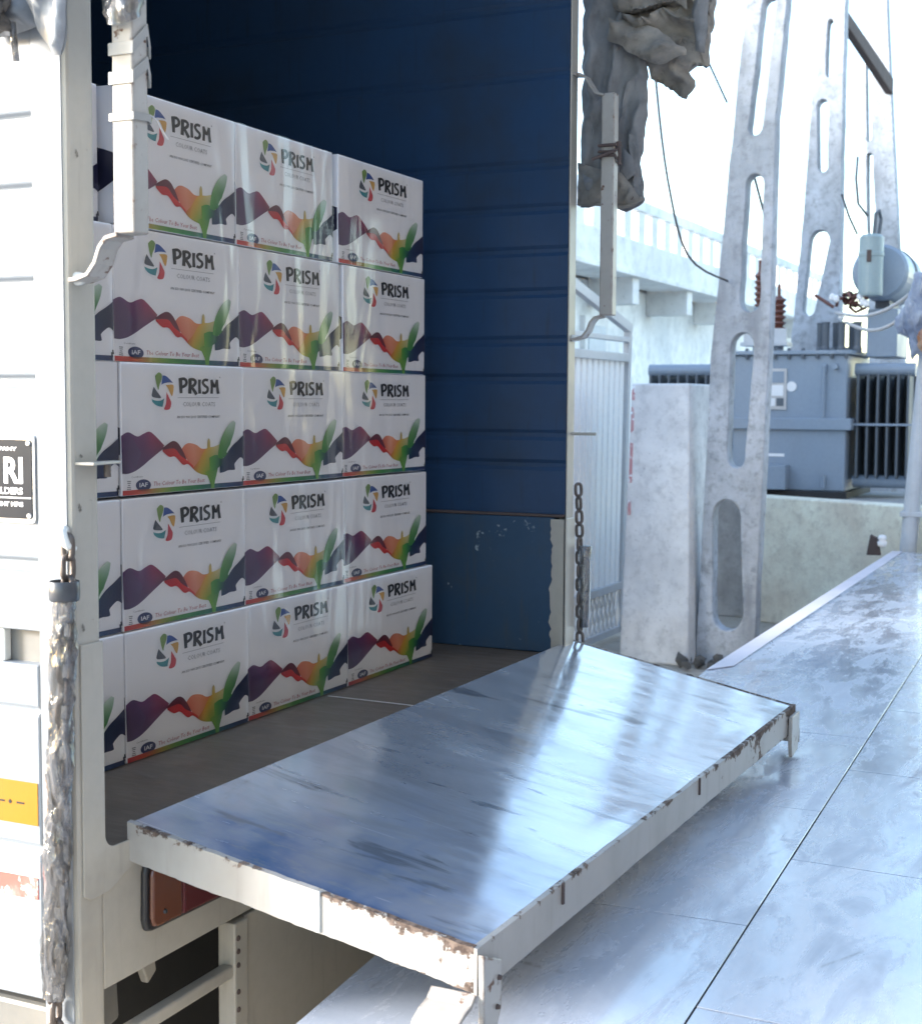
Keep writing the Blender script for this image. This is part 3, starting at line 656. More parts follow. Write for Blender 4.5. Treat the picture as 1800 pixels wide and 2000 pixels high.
rb.strip([(170, 970), (230, 1060), (300, 1180), (330, 1240)], [(100, 1060), (140, 1180), (190, 1330), (260, 1420)], [((92, 56, 100), (86, 56, 94)), ((98, 78, 112), (88, 70, 104))], D1, 12)
rb.strip([(590, 1180), (680, 1110), (740, 1085), (800, 1115), (860, 1210), (910, 1320)], [(600, 1210), (680, 1190), (760, 1195), (830, 1280), (870, 1340), (900, 1390)], [((100, 40, 60), (96, 40, 56)), ((96, 40, 58), (120, 40, 50))], D1)
rb.strip([(592, 1200), (680, 1185), (760, 1190), (830, 1275), (920, 1340), (1000, 1410)], [(600, 1222), (680, 1290), (760, 1292), (860, 1395), (930, 1390), (1010, 1462)], [((170, 46, 56), (190, 50, 52)), ((206, 44, 46), (196, 40, 44)), ((214, 60, 48), (176, 60, 44))], D2)
rb.strip([(850, 1185), (900, 1130), (960, 1115), (1050, 1140), (1120, 1188), (1190, 1190)], [(870, 1230), (920, 1330), (1000, 1440), (1070, 1365), (1130, 1300), (1190, 1270)], [((206, 120, 92), (204, 90, 70)), ((222, 150, 120), (212, 140, 110)), ((214, 130, 70), (206, 140, 70))], D0)
rb.strip([(1000, 1440), (1080, 1345), (1140, 1240), (1200, 1180), (1290, 1165), (1380, 1130)], [(1010, 1462), (1060, 1500), (1120, 1525), (1190, 1540), (1290, 1560), (1380, 1370)], [((196, 96, 50), (170, 110, 50)), ((206, 150, 60), (190, 160, 56)), ((214, 160, 60), (150, 165, 56)), ((200, 178, 110), (96, 160, 58)), ((206, 200, 160), (70, 140, 80))], D1, 30, 5)
rb.strip([(1170, 1500), (1210, 1570), (1240, 1640), (1250, 1712)], [(1360, 1400), (1330, 1530), (1306, 1620), (1296, 1712)], [((130, 164, 56), (60, 130, 76)), ((110, 160, 60), (86, 150, 66)), ((96, 156, 60), (110, 170, 80))], D2, 14)
rb.strip([(1200, 1200), (1202, 1090), (1218, 1055)], [(1240, 1200), (1236, 1090), (1222, 1055)], [((206, 170, 60), (206, 176, 80)), ((186, 180, 150), (176, 172, 150))], D2, 8)
rb.strip([(1345, 1310), (1372, 1130), (1430, 985), (1500, 880), (1572, 822)], [(1405, 1330), (1488, 1250), (1535, 1110), (1585, 970), (1606, 850)], [((76, 150, 66), (56, 130, 66)), ((100, 156, 84), (56, 126, 62)), ((132, 168, 124), (66, 130, 74)), ((186, 204, 190), (130, 164, 136)), ((200, 212, 204), (170, 192, 176))], D3, 20)
rb.strip([(1225, 1310), (1300, 1275), (1370, 1285), (1425, 1310)], [(1235, 1490), (1310, 1475), (1370, 1430), (1425, 1385)], [((104, 160, 60), (110, 164, 60)), ((70, 146, 66), (66, 136, 66)), ((44, 110, 78), (40, 100, 76)), ((34, 70, 80), (32, 62, 80))], D2+.0001, 12)
rb.strip([(1470, 1240), (1490, 1190), (1530, 1130)], [(1480, 1250), (1510, 1200), (1540, 1130)], [((220, 230, 220), (220, 230, 220)), ((230, 235, 230), (230, 235, 230))], .0017, 6, 1)
rb.strip([(1375, 1380), (1450, 1290), (1550, 1165), (1640, 1090), (1728, 1010)], [(1380, 1512), (1440, 1500), (1505, 1476), (1598, 1470), (1590, 1400), (1650, 1330), (1690, 1310), (1734, 1345)], [((36, 92, 84), (30, 58, 92)), ((32, 54, 88), (28, 42, 84)), ((28, 40, 72), (28, 38, 76)), ((40, 38, 72), (34, 34, 68))], D2, 26)
ME_RIB = rb.mesh('printed_ribbon')
lg = Print()
lg.poly([(505, 240), (550, 195), (590, 225), (585, 290), (560, 360), (545, 420), (520, 340)], (122, 152, 84), D0)
lg.strip([(600, 235), (640, 240), (690, 280), (735, 330)], [(585, 355), (620, 335), (680, 325), (735, 330)], [((46, 88, 160), (46, 88, 160)), ((40, 72, 140), (40, 72, 140))], D0, 10, 1)
lg.poly([(640, 360), (735, 355), (742, 420), (725, 500), (700, 470), (670, 400)], (206, 160, 80), D0)
lg.poly([(650, 450), (690, 530), (712, 590), (690, 670), (620, 672), (645, 590)], (196, 66, 78), D0)
lg.strip([(460, 540), (510, 560), (570, 560), (622, 530)], [(470, 575), (510, 615), (560, 635), (600, 640)], [((78, 156, 160), (78, 150, 160)), ((60, 140, 146), (60, 136, 146))], D0, 10, 1)
lg.poly([(488, 380), (520, 430), (580, 520), (530, 525), (465, 505), (470, 440)], (84, 90, 100), D0)
ME_LOGO = lg.mesh('swirl_logo')
lt = Print(); K = (24, 24, 28)
lt.stroke([(832, 268), (838, 370), (842, 465)], [40, 36, 30], K, D0)
lt.stroke(spline([(822, 285), (880, 276), (912, 310), (900, 360), (845, 388)], 12), [30]*13, K, D1)
lt.stroke([(962, 278), (964, 370), (958, 470)], [38, 34, 36], K, D0)
lt.stroke(spline([(946, 290), (1005, 285), (1036, 315), (1015, 360), (965, 385)], 12), [30]*13, K, D1)
lt.stroke([(975, 375), (1015, 430), (1048, 482)], [30, 32, 34], K, D2)
lt.stroke([(1092, 286), (1090, 370), (1096, 470)], [32, 28, 34], K, D0)
lt.stroke(spline([(1212, 296), (1165, 290), (1138, 325), (1165, 365), (1205, 395), (1200, 440), (1165, 462), (1130, 452)], 18), [28]*19, K, D0)
lt.stroke([(1262, 470), (1266, 380), (1262, 290)], [30, 27, 30], K, D0)
lt.stroke([(1255, 290), (1280, 340), (1302, 388)], [26, 26, 24], K, D1)
lt.stroke([(1302, 388), (1322, 340), (1340, 290)], [24, 25, 26], K, D1)
lt.stroke([(1334, 288), (1340, 380), (1354, 472)], [28, 28, 32], K, D2)
lt.text('R', 1372, 1392, 268, .004, (80, 80, 86), D0)
ME_LET = lt.mesh('brand_lettering')
sm = Print(); G = (120, 122, 128)
sm.stroke([(795, 522), (1365, 522)], [6, 6], (150, 150, 156), D0)
sm.text('COLOUR COATS', 868, 1312, 634, .0115, G, D0)
sm.text('AN ISO 9001:2015 CERTIFIED COMPANY', 786, 1380, 790, .0066, (96, 98, 104), D0, .00006)
sm.text('The Colour To Be Your Best', 485, 1165, 1664, .0108, (176, 84, 96), D0, 0, .18)
sm.text('Certificate', 210, 350, 1556, .0042, (110, 110, 116), D0)
n_ = 28
sm.add([pm(356+94*math.cos(2*math.pi*k/n_), 1652+76*math.sin(2*math.pi*k/n_)) for k in range(n_)], [tuple(range(n_))], lin(46, 56, 98), D0)
sm.text('IAF', 306, 408, 1676, .0105, (224, 226, 232), D1, .0002)
for y, w in ((1600, 46), (1624, 40), (1650, 30), (1676, 42), (1700, 50)): sm.stroke([(180-w/2, y), (180+w/2, y)], [13, 13], (128, 132, 136), D0)
for pts_ in ([(1716, 1590), (1722, 1640), (1712, 1680)], [(1728, 1560), (1732, 1610)]): sm.stroke(pts_, [16, 22, 12][:len(pts_)], (40, 42, 52), D0)
ME_SM = sm.mesh('small_print')
sp_ = Print(); n_ = 24; rbw = [(186, 58, 60), (196, 90, 60), (150, 150, 66), (76, 142, 66), (50, 124, 76), (42, 106, 104), (38, 70, 110), (36, 46, 84)]
pts = []; cc = []
for j, z in enumerate((.0008, .0095)):
    for i in range(n_+1):
        pts.append((BW*(.006+.988*i/n_), z)); t = i/n_*(len(rbw)-1); k = min(int(t), len(rbw)-2); f = t-k
        cc.append(lin(*[rbw[k][w]*(1-f)+rbw[k+1][w]*f for w in range(3)]))
sp_.add(pts, [(i, i+1, n_+2+i, n_+1+i) for i in range(n_)], cc, D0)
ME_ST = sp_.mesh('rainbow_stripe')
sd = Print(); sdp = [(-.10, .105), (-.06, .118), (-.02, .112), (0, .108)], [(-.10, .04), (-.05, .06), (-.02, .04), (0, .045)]
def carton_mesh(seed):
    m = MB(); m.box(0, BW, 0, BD, 0, BH); me = m.mesh('paint_carton'); me.materials.append(CARTON); return me
ME_BOX = carton_mesh(0)
def film_mesh(seed):
    def fn(u, v):
        x = -.0006+(BW+.0012)*u; z = .0006+(BH-.001)*v
        return (x, -.0034-.0011*nz((x*9, z*9, 0), 1.4, seed)-.0007*nz((x*30, z*8, 0), 1, seed+3), z)
    g_ = MB().grid(fn, 20, 14); me = bpy.data.meshes.new('shrink_wrap'); me.from_pydata(g_.v, [], g_.f); me.materials.append(FILM)
    for p in me.polygons: p.use_smooth = True
    return me
FILMS = [film_mesh(s) for s in range(4)]
# side panel print: the ribbon's navy end carried round the corner
sdv = Print(); a = spline([(.0, .118), (.05, .13), (.11, .112), (.18, .125)], 12); b = spline([(.0, .072), (.05, .05), (.1, .06), (.18, .05)], 12)
ME_SIDE = bpy.data.meshes.new('side_print')
ME_SIDE.from_pydata([(-.0006, p[0]+.002, p[1]) for p in a]+[(-.0006, p[0]+.002, p[1]) for p in b], [], [(i, i+1, 14+i, 13+i) for i in range(12)])
ME_SIDE.materials.append(INK); ca = ME_SIDE.color_attributes.new('Col', 'FLOAT_COLOR', 'POINT')
for d_ in ca.data: d_.color = (*lin(34, 36, 60), 1)
row_nm = ['bottom', 'second lowest', 'middle', 'second highest', 'top']
col_nm = ['mostly hidden behind the left rear post', 'third from the blue wall', 'second from the blue wall', 'nearest the blue wall']
cols = {0: [(.399, .778, 1.175, 1.606), (.398, .774, 1.163, 1.588), (.396, .767, 1.159, 1.569), (.384, .761, 1.144, 1.556), (.382, .748, 1.118, 1.543)]}[0]
z = 0
row_z = [.0, .2335, .4705, .7025, .9365]
for r_ in range(5):
    for c_ in range(4):
        x1 = cols[r_][c_]; x0 = cols[r_][c_-1] if c_ else x1-.386
        if r_ == 4 and c_ == 3: x0 = 1.132
        if r_ == 3 and c_ == 3: x0 = 1.152
        if r_ == 4 and c_ == 1: x0 = .391
        o = bpy.data.objects.new('paint_carton', ME_BOX); C.objects.link(o)
        o.location = (x0+.0012, .2823+random.uniform(-.005, .005)+(.02 if r_ == 4 and c_ == 0 else 0)-(.006 if (r_ > 2 and c_ == 3) else 0), row_z[r_]+.0008)
        o.scale = ((x1-x0-.0024)/BW, 1, 1); o.rotation_euler = (0, 0, R(random.uniform(-.5, .5)))
        m = o.modifiers.new('bevel', 'BEVEL'); m.width = .0025; m.segments = 2
        tag(o, 'white printed paint carton in the %s row, %s' % (row_nm[r_], col_nm[c_]), 'carton', 'cartons stacked in the truck')
        for nm, me in (('printed_ribbon', ME_RIB), ('swirl_logo', ME_LOGO), ('brand_lettering', ME_LET), ('small_print', ME_SM), ('rainbow_stripe', ME_ST), ('side_print', ME_SIDE), ('shrink_wrap', FILMS[(r_*3+c_) % 4])):
            k = bpy.data.objects.new(nm, me); C.objects.link(k); k.parent = o

# ------------------------------------------------------------------ tarpaulins
def lump(outline, x0, depth, mat, name, parent, seed, amp=.02, cuts=5, puff=1.0, leanx=0.0, flat=False):
    # crumpled cloth mass: outline in (Y, Z), thickness along X, puffed and creased
    bm = bmesh.new(); vs = [bm.verts.new((0, y, z_)) for y, z_ in outline]; bm.faces.new(vs)
    bmesh.ops.triangulate(bm, faces=bm.faces)
    for _ in range(cuts):
        es = [e for e in bm.edges if e.calc_length() > .018]
        if not es: break
        bmesh.ops.subdivide_edges(bm, edges=es, cuts=1); bmesh.ops.triangulate(bm, faces=bm.faces)
    n = len(outline); seg = [(Vector(outline[i]), Vector(outline[(i+1) % n])) for i in range(n)]
    def dist(p):
        best = 9
        for a, b in seg:
            t = max(0, min(1, (p-a).dot(b-a)/max(1e-9, (b-a).length_squared))); best = min(best, (p-a-(b-a)*t).length)
        return best
    data = [(v.co.y, v.co.z) for v in bm.verts]; tris = [tuple(v.index for v in f.verts) for f in (bm.verts.index_update(), bm.faces)[1]]; bm.free()
    fr, bk = [], []
    for y, z_ in data:
        d_ = dist(Vector((y, z_))); k = min(1, d_/(depth*.55))**.6
        ang = (seed*37 % 100)/100*1.2-.6+(1.57 if flat else 0); w1 = y*math.cos(ang)+z_*math.sin(ang); wob = nz((y, z_, 0), 9, seed)
        crease = (1-abs(math.sin(w1*34+2.2*wob)))**1.6*1.1+(1-abs(math.sin(w1*71+z_*13+3*wob)))**2*.5-.4
        fr.append((x0-k*depth*.5*puff-k*amp*crease+leanx*(z_-outline[0][1]), y+.3*amp*nz((y, z_, 1), 30, seed), z_+.3*amp*nz((y, z_, 2), 30, seed)))
        bk.append((x0+k*depth*.5+leanx*(z_-outline[0][1])+.0008, fr[-1][1], fr[-1][2]))
    m = MB(); m.add(fr, tris); m.add(bk, [t[::-1] for t in tris])
    return m.build(name, mat, parent, smooth=True)
tr = thing('rolled_tarpaulin', 'dusty grey canvas tarpaulin bunched up beside the right rear post', 'tarpaulin', (0, 0, 0))
bund = [(-.055, 1.80), (-.06, 1.62), (-.062, 1.53), (-.135, 1.482), (-.205, 1.450), (-.243, 1.398), (-.270, 1.439), (-.256, 1.459), (-.274, 1.463), (-.283, 1.484), (-.307, 1.486), (-.314, 1.58), (-.318, 1.66), (-.31, 1.82)]
lump(bund, 1.96, .10, TARP_BROWN, 'canvas_bundle', tr, 2, .055, flat=True)
lump([(-.05, 1.80), (-.07, 1.625), (-.10, 1.60), (-.16, 1.628), (-.235, 1.622), (-.262, 1.60), (-.27, 1.66), (-.25, 1.8)], 1.895, .05, TARP_BROWN, 'canvas_flap', tr, 5, .03)
lump([(-.285, 1.80), (-.275, 1.60), (-.285, 1.50), (-.308, 1.488), (-.316, 1.6), (-.33, 1.8)], 1.90, .04, TARP, 'canvas_fold', tr, 9, .02)
lump([(-.06, 1.60), (-.12, 1.578), (-.19, 1.555), (-.26, 1.51), (-.27, 1.49), (-.2, 1.468), (-.13, 1.50), (-.065, 1.545)], 1.885, .05, TARP_BROWN, 'canvas_fold', tr, 12, .035, flat=True)
lump([(.02, 1.80), (.02, 1.142), (-.05, 1.139), (-.106, 1.126), (-.135, 1.136), (-.153, 1.15), (-.142, 1.2), (-.14, 1.24), (-.156, 1.36), (-.158, 1.47), (-.12, 1.56), (-.1, 1.8)], 1.93, .03, TARP, 'hanging_panel', tr, 15, .03)
lump([(.018, 1.25), (.018, 1.145), (-.05, 1.141), (-.10, 1.13), (-.14, 1.137), (-.149, 1.152), (-.10, 1.215), (-.04, 1.23)], 1.90, .025, TARP_BROWN, 'hem_fold', tr, 18, .016)
lump([(.0, 1.22), (-.012, 1.175), (-.04, 1.17), (-.03, 1.2)], 1.882, .015, TARP, 'hem_fold', tr, 19, .012)
lump([(-.1, 1.28), (-.125, 1.255), (-.138, 1.215), (-.11, 1.195), (-.09, 1.21)], 1.905, .018, TARP, 'dark_fold', tr, 22, .01)
MB().tube([(1.908, .018, 1.146), (1.900, -.03, 1.143), (1.897, -.07, 1.138), (1.896, -.106, 1.130), (1.902, -.135, 1.139), (1.912, -.150, 1.153)], .0055, 8).build('stitched_hem', TARP_BROWN, tr, smooth=True)
for y_, z_ in ((-.03, 1.156), (-.085, 1.148), (-.128, 1.153)): MB().tube([(1.888, y_+.006*math.cos(a), z_+.006*math.sin(a)) for a in [i*.785 for i in range(8)]], .0018, 6, closed=True).build('eyelet', IRON, tr)
tl = thing('folded_tarpaulin', 'grey tarpaulin corner hanging over the white left flank', 'tarpaulin', (0, 0, 0))
lump([(.024, 1.30), (.024, 1.161), (.007, 1.116), (-.018, 1.086), (-.033, 1.084), (-.041, 1.154), (-.045, 1.30)], -.10, .035, TARP_SHEEN, 'tarpaulin_fold', tl, 31, .02)
lump([(.13, 1.30), (.13, 1.12), (.06, 1.12), (.03, 1.13), (.02, 1.3)], -.075, .03, TARP_SHEEN, 'tarpaulin_fold', tl, 33, .02)
rp = thing('rope_bundle', 'dark dirty rope knotted under the left tarpaulin', 'rope', (0, 0, 0))
rk = MB()
for s_ in range(5):
    pts = []
    for k in range(40):
        a = k*.42+s_; pts.append((-.125+.02*math.sin(a*1.3+s_), .085+.030*math.cos(a)+.012*nz((a, s_, 0), .7), 1.152+.030*math.sin(a*.9+s_*1.1)))
    rk.tube(pts, .006, 7)
rk.build('rope_coil', ROPE, rp, smooth=True)
MB().tube([(-.15, .073, 1.152), (-.152, .070, 1.135), (-.152, .068, 1.114)], .006, 10).build('rope_toggle', SIGNWHITE, rp, smooth=True)
MB().tube([(-.10, .05, 1.13), (-.10, .048, 1.11), (-.098, .046, 1.08)], .005, 6).build('rope_end', WRAP, rp, smooth=True)

# ------------------------------------------------------------------ background: pillar, gate, poles, transformer, building
pil = MB().hexa([(6.0, .90, GZ), (6.46, .90, GZ), (6.46, 1.30, GZ), (6.0, 1.30, GZ)], [(6.10, .95, .752), (6.56, .95, .752), (6.56, 1.285, .752), (6.10, 1.285, .752)])
pillar = tag(pil.build('gate_pillar', CONC_LIGHT, None, bevel=.012), 'square pale plastered gate pillar beside the white gate', 'pillar')
redm = MB()
for z0, z1 in ((.66, .74), (.48, .62), (.2, .42), (.02, .1)): redm.hexa([(6.0+(z0-GZ)*.0645-.004, 1.262, z0), (6.0+(z0-GZ)*.0645, 1.262, z0), (6.0+(z0-GZ)*.0645, 1.278, z0), (6.0+(z0-GZ)*.0645-.004, 1.278, z0)], [(6.0+(z1-GZ)*.0645-.004, 1.262, z1), (6.0+(z1-GZ)*.0645, 1.262, z1), (6.0+(z1-GZ)*.0645, 1.278, z1), (6.0+(z1-GZ)*.0645-.004, 1.278, z1)])
redm.build('red_paint_mark', paint('faded_red_paint', (.6, .28, .3), dirt=(.6, .6, .62), dirt_amt=.9, chip=.55, rust=(.58, .6, .62), dscale=9), pillar)
# gate
gt = thing('sheet_gate', 'white ribbed sheet metal gate with sloping top rail', 'gate', (0, 0, 0))
GY = 1.578; lean = lambda z_: .06*(z_-GZ)/1.9
prf = []; x = 5.1
while x < 6.84:
    prf += [(x, GY), (x+.055, GY), (x+.065, GY+.022), (x+.085, GY+.022)]; x += .095
m = MB(); n = len(prf)
m.add([(p[0]+lean(-.46), p[1], -.46) for p in prf]+[(p[0]+lean(.9), p[1], .93) for p in prf], [(i, i+1, n+i+1, n+i) for i in range(n-1)])
m.build('ribbed_sheet', GATEW, gt, solid=.003)
def gbar(p0, p1, w, nm, mat=GATEF):
    a, b = Vector(p0), Vector(p1); t = (b-a).normalized(); s_ = t.cross(Vector((0, 1, 0))).normalized()*w/2; d_ = Vector((0, .02, 0))
    MB().hexa([a-s_-d_, a+s_-d_, a+s_+d_, a-s_+d_], [b-s_-d_, b+s_-d_, b+s_+d_, b-s_+d_]).build(nm, mat, gt, bevel=.003)
gbar((6.79, GY, -.76), (6.895, GY, 1.12), .05, 'stile')
gbar((5.08, GY, -.76), (5.14, GY, 1.5), .05, 'stile')
gbar((5.1, GY-.002, 1.47), (6.92, GY-.002, 1.10), .06, 'top_rail')
gbar((5.1, GY, 1.03), (6.87, GY, 1.03), .03, 'cross_rail')
gbar((5.1, GY-.003, .92), (6.87, GY-.003, .92), .05, 'cross_rail')
gbar((5.1, GY-.003, -.475), (6.80, GY-.003, -.475), .045, 'cross_rail')
gbar((5.1, GY, -.745), (6.80, GY, -.745), .04, 'bottom_rail')
ms = MB()
for i in range(-4, 26):
    for sgn in (1, -1):
        x0 = 5.1+i*.075; pts = [(x0+sgn*.0, -.745), (x0+sgn*.12, -.475)]
        a, b = Vector((pts[0][0], GY, -.74)), Vector((pts[1][0], GY, -.48))
        if 5.1 < min(a.x, b.x) and max(a.x, b.x) < 6.8: ms.tube([a, b], .008, 5)
ms.build('diamond_mesh', GATEF, gt)
# precast concrete poles
def lozenge(yl0, yr0, z0, yl1, yr1, z1, n=8, m=10):
    # rounded-end hole: bottom edge (yl0..yr0 at z0), top edge (yl1..yr1 at z1); y decreases to the right
    pts = []
    c0, r0 = (yl0+yr0)/2, (yl0-yr0)/2; c1, r1 = (yl1+yr1)/2, (yl1-yr1)/2
    for k in range(n+1): a = math.pi*k/n; pts.append((c1-r1*math.cos(a)*-1, z1-r1*1.1+r1*1.1*math.sin(a)))
    bt_ = []
    for k in range(n+1): a = math.pi*k/n; bt_.append((c0-r0*math.cos(a), z0+r0*1.1-r0*1.1*math.sin(a)))
    side = lambda p, q: [(p[0]+(q[0]-p[0])*k/m, p[1]+(q[1]-p[1])*k/m) for k in range(1, m)]
    return pts+side(pts[-1], bt_[0])+bt_+side(bt_[-1], pts[0])
def pole(name, label, X0, left, right, holes, th, seed):
    def ins(L):
        out = []
        for a, b in zip(L, L[1:]):
            for k in range(10): out.append((a[0]+(b[0]-a[0])*k/10, a[1]+(b[1]-a[1])*k/10))
        return out+[L[-1]]
    jit = lambda p: (p[0]+.004*nz((p[0]*2, p[1], 0), 5, seed)+.0045*nz((p[0]*3, p[1], 0), 21, seed), p[1])
    outer = [jit(p) for p in ins(left)+ins(right[::-1])]
    me = curve_mesh([(-y, z_) for y, z_ in outer], [[(-jit(p)[0], p[1]) for p in h] for h in holes], th, .006)
    for v in me.vertices: v.co = (X0-v.co.z, -v.co.x, v.co.y)
    o = link(name, me, CONC); return tag(o, label, 'pole', 'concrete poles round the transformer')
p1 = pole('concrete_pole', 'nearest concrete pole with long rounded slots, rising beside the gate pillar', 6.2,
     [(.905, -1.2), (.895, -.797), (.839, .891), (.737, 2.186), (.68, 2.802), (.42, 5.6)], [(.565, -1.2), (.579, -.657), (.533, .888), (.52, 2.169), (.473, 2.779), (.30, 5.6)],
     [lozenge(.816, .637, -.617, .825, .658, .125), lozenge(.75, .641, .287, .742, .601, 1.034), lozenge(.695, .575, 1.13, .675, .568, 1.88), lozenge(.67, .581, 2.07, .605, .525, 2.80), lozenge(.585, .505, 3.0, .53, .455, 3.75), lozenge(.5, .43, 3.95, .45, .39, 4.7)], .05, 1)
p2 = pole('concrete_pole', 'slotted concrete pole standing directly behind the transformer', 9.6,
     [(1.30, -1.2), (1.16, 1.076), (1.08, 2.166), (1.042, 3.008), (1.0, 3.687), (.93, 6.0)], [(.78, -1.2), (.802, 1.072), (.815, 2.2), (.819, 2.534), (.822, 3.667), (.80, 6.0)],
     [lozenge(1.087, .98, 1.31, 1.044, .882, 1.97), lozenge(.996, .911, 2.39, 1.013, .917, 2.945), lozenge(.955, .894, 3.09, .951, .894, 3.53), lozenge(.945, .88, 3.65, .93, .87, 4.2)], .06, 2)
p3 = pole('concrete_pole', 'farthest concrete pole, right of the drum and carrying the iron arm', 11.4,
     [(.80, -1.2), (.876, 1.14), (.999, 4.136), (1.02, 6.2)], [(.50, -1.2), (.594, 1.136), (.818, 4.116), (.86, 6.2)],
     [lozenge(.80, .72, 1.3, .83, .76, 1.95), lozenge(.924, .85, 2.12, .956, .895, 2.82), lozenge(.967, .906, 2.915, .985, .925, 3.7)], .06, 3)
arm = MB(); arm.hexa([(9.70, .93, 3.57), (9.74, .87, 3.57), (11.36, .74, 3.30), (11.32, .80, 3.30)], [(9.70, .93, 3.68), (9.74, .87, 3.68), (11.36, .74, 3.44), (11.32, .80, 3.44)])
tag(arm.build('iron_cross_arm', IRON, None, bevel=.008), 'dark rusty iron cross arm bridging the two far poles', 'cross arm')
# cream boundary wall
MB_w = MB().hexa([(7.86, 1.05, GZ), (8.06, 1.0, GZ), (7.26, -.75, GZ), (7.06, -.70, GZ)], [(7.86, 1.05, .035), (8.06, 1.0, .035), (7.26, -.75, .03), (7.06, -.70, .03)])
tag(MB_w.build('boundary_wall', WALL_YEL, None, bevel=.01), 'low cream plastered wall with stains below the transformer', 'wall')
pln = MB().box(7.95, 9.4, -.3, 2.4, GZ, .0); tag(pln.build('transformer_plinth', CONC_DOCK, None, bevel=.01), 'dark concrete plinth under the grey transformer', 'plinth')
# transformer
tx = thing('transformer', 'grey oil filled transformer with finned radiators on both sides', 'transformer', (8.8, .9, 0))
def T(mb, name, mat, parent=tx, **kw):
    o = mb.build(name, mat, parent, **kw)
    if parent is tx: o.location = (-8.8, -.9, 0)
    return o
X0 = 8.4
T(MB().box(X0, 9.25, .525, 1.31, .045, .985), 'tank', TXGREY, bevel=.012)
T(MB().box(X0-.03, 9.28, .495, 1.34, .985, 1.012), 'tank_cover', TXGREY, bevel=.004)
for k in range(9): T(MB().lathe([(.012, .955), (.014, .965), (.014, 1.02), (.009, 1.03)], X0-.016, .53+k*.0975, 8), 'cover_bolt', TXDARK)
T(MB().box(X0-.035, 9.29, .485, 1.35, .468, .548), 'stiffener', TXGREY, bevel=.006)
T(MB().box(X0-.05, 9.3, .50, 1.33, .0, .045), 'base_channel', DARK, bevel=.004)
npt = T(MB().box(X0-.012, X0, .932, 1.081, .606, .889), 'rating_plate', PVC, bevel=.002)
for (y0, y1, z0, z1, mt) in ((.95, 1.065, .79, .87, TXGREY), (.955, 1.06, .70, .775, SIGNWHITE), (.95, 1.0, .63, .685, TXDARK), (1.01, 1.065, .63, .685, SIGNWHITE)):
    MB().box(X0-.0145, X0-.012, y0, y1, z0, z1).build('plate_field', mt, npt)
T(MB().lathe([(.0, X0-.006), (.034, X0-.006), (.036, X0)], .90, .765, 18, 'x'), 'round_label', SIGNWHITE)
T(MB().box(X0-.004, X0, 1.12, 1.17, .68, .86), 'warning_label', SIGNWHITE)
T(MB().box(X0-.14, X0, .90, 1.10, .056, .225), 'junction_box', TXGREY, bevel=.006)
T(MB().box(X0-.003, X0, .94, 1.05, .28, .30), 'strip_label', SIGNWHITE)
T(MB().tube([(X0-.03, .675, .555), (X0-.03, .675, .90), (X0, .675, .915)], .010, 8), 'gauge_pipe', TXGREY)
T(MB().tube([(X0-.03, .665, .07), (X0-.03, .665, .16)], .016, 8), 'drain_valve', TXGREY)
T(MB().box(X0-.03, X0-.005, .66, .69, .86, .92), 'gauge_valve', TXGREY, bevel=.003)
T(MB().lathe([(.0005, X0-.05), (.018, X0-.05), (.02, X0)], .60, .90, 12, 'x'), 'lifting_lug', TXGREY)
def radiator(y0, y1, nf):
    hd = T(MB().tube([(X0+.18, y0, .882), (X0+.18, y1, .882)], .046, 16), 'radiator', TXGREY, smooth=False)
    MB().tube([(X0+.18, y0, .115), (X0+.18, y1, .115)], .044, 16).build('bottom_header', TXGREY, hd)
    for k in range(nf):
        y = y0+(y1-y0)*(k+.5)/nf
        MB().prism([(X0+.08, .14), (X0+.30, .14), (X0+.30, .85), (X0+.08, .85)], y-.009, y+.009, 'y').build('cooling_fin', TXDARK, hd, bevel=.006)
    MB().box(X0+.068, X0+.078, y0, y1, .50, .515).build('fin_tie', TXGREY, hd)
    MB().box(X0+.31, X0+.62, y0, y1, .12, .84).build('rear_fins', DARK, hd)
radiator(.50, .10, 6); radiator(1.36, 1.98, 9)
def bushing(y, z0, z1, x, r, n):
    b = T(MB().tube([(x, y, 1.01), (x, y, z0)], .04, 12), 'bushing', TXGREY)
    pr_ = [(r*.5, z0)]
    for k in range(n):
        zz = z0+(z1-z0)*k/n; h = (z1-z0)/n; pr_ += [(r, zz+h*.25), (r*.95, zz+h*.45), (r*.55, zz+h*.7)]
    pr_ += [(r*.4, z1)]
    MB().lathe(pr_, x, y, 16).build('porcelain_sheds', PORC, b, smooth=False)
    MB().tube([(x, y, z1), (x, y, z1+.08)], .012, 8).build('terminal', PORC, b)
bushing(1.19, 1.33, 1.58, 8.62, .038, 6); bushing(1.035, 1.16, 1.40, 8.55, .052, 6); bushing(1.14, 1.10, 1.30, 8.9, .05, 4)
T(MB().box(8.45, 8.62, .95, 1.28, 1.05, 1.075), 'bushing_bracket', GATEF); T(MB().box(8.47, 8.49, .96, 1.26, 1.075, 1.17), 'bushing_bracket', GATEF)
ctk = T(MB().lathe([(.05, 8.62), (.17, 8.63), (.19, 8.66), (.19, 9.35), (.17, 9.38), (.05, 9.39)], .368, 1.553, 32, 'x'), 'oil_conservator', TXGREY, smooth=False)
MB().lathe([(.195, 9.0), (.2, 9.01), (.2, 9.05), (.195, 9.06)], .368, 1.553, 32, 'x').build('drum_band', TXDARK, ctk)
T(MB().box(8.8, 9.2, .32, .42, 1.0, 1.37), 'conservator_stand', TXDARK, bevel=.005)
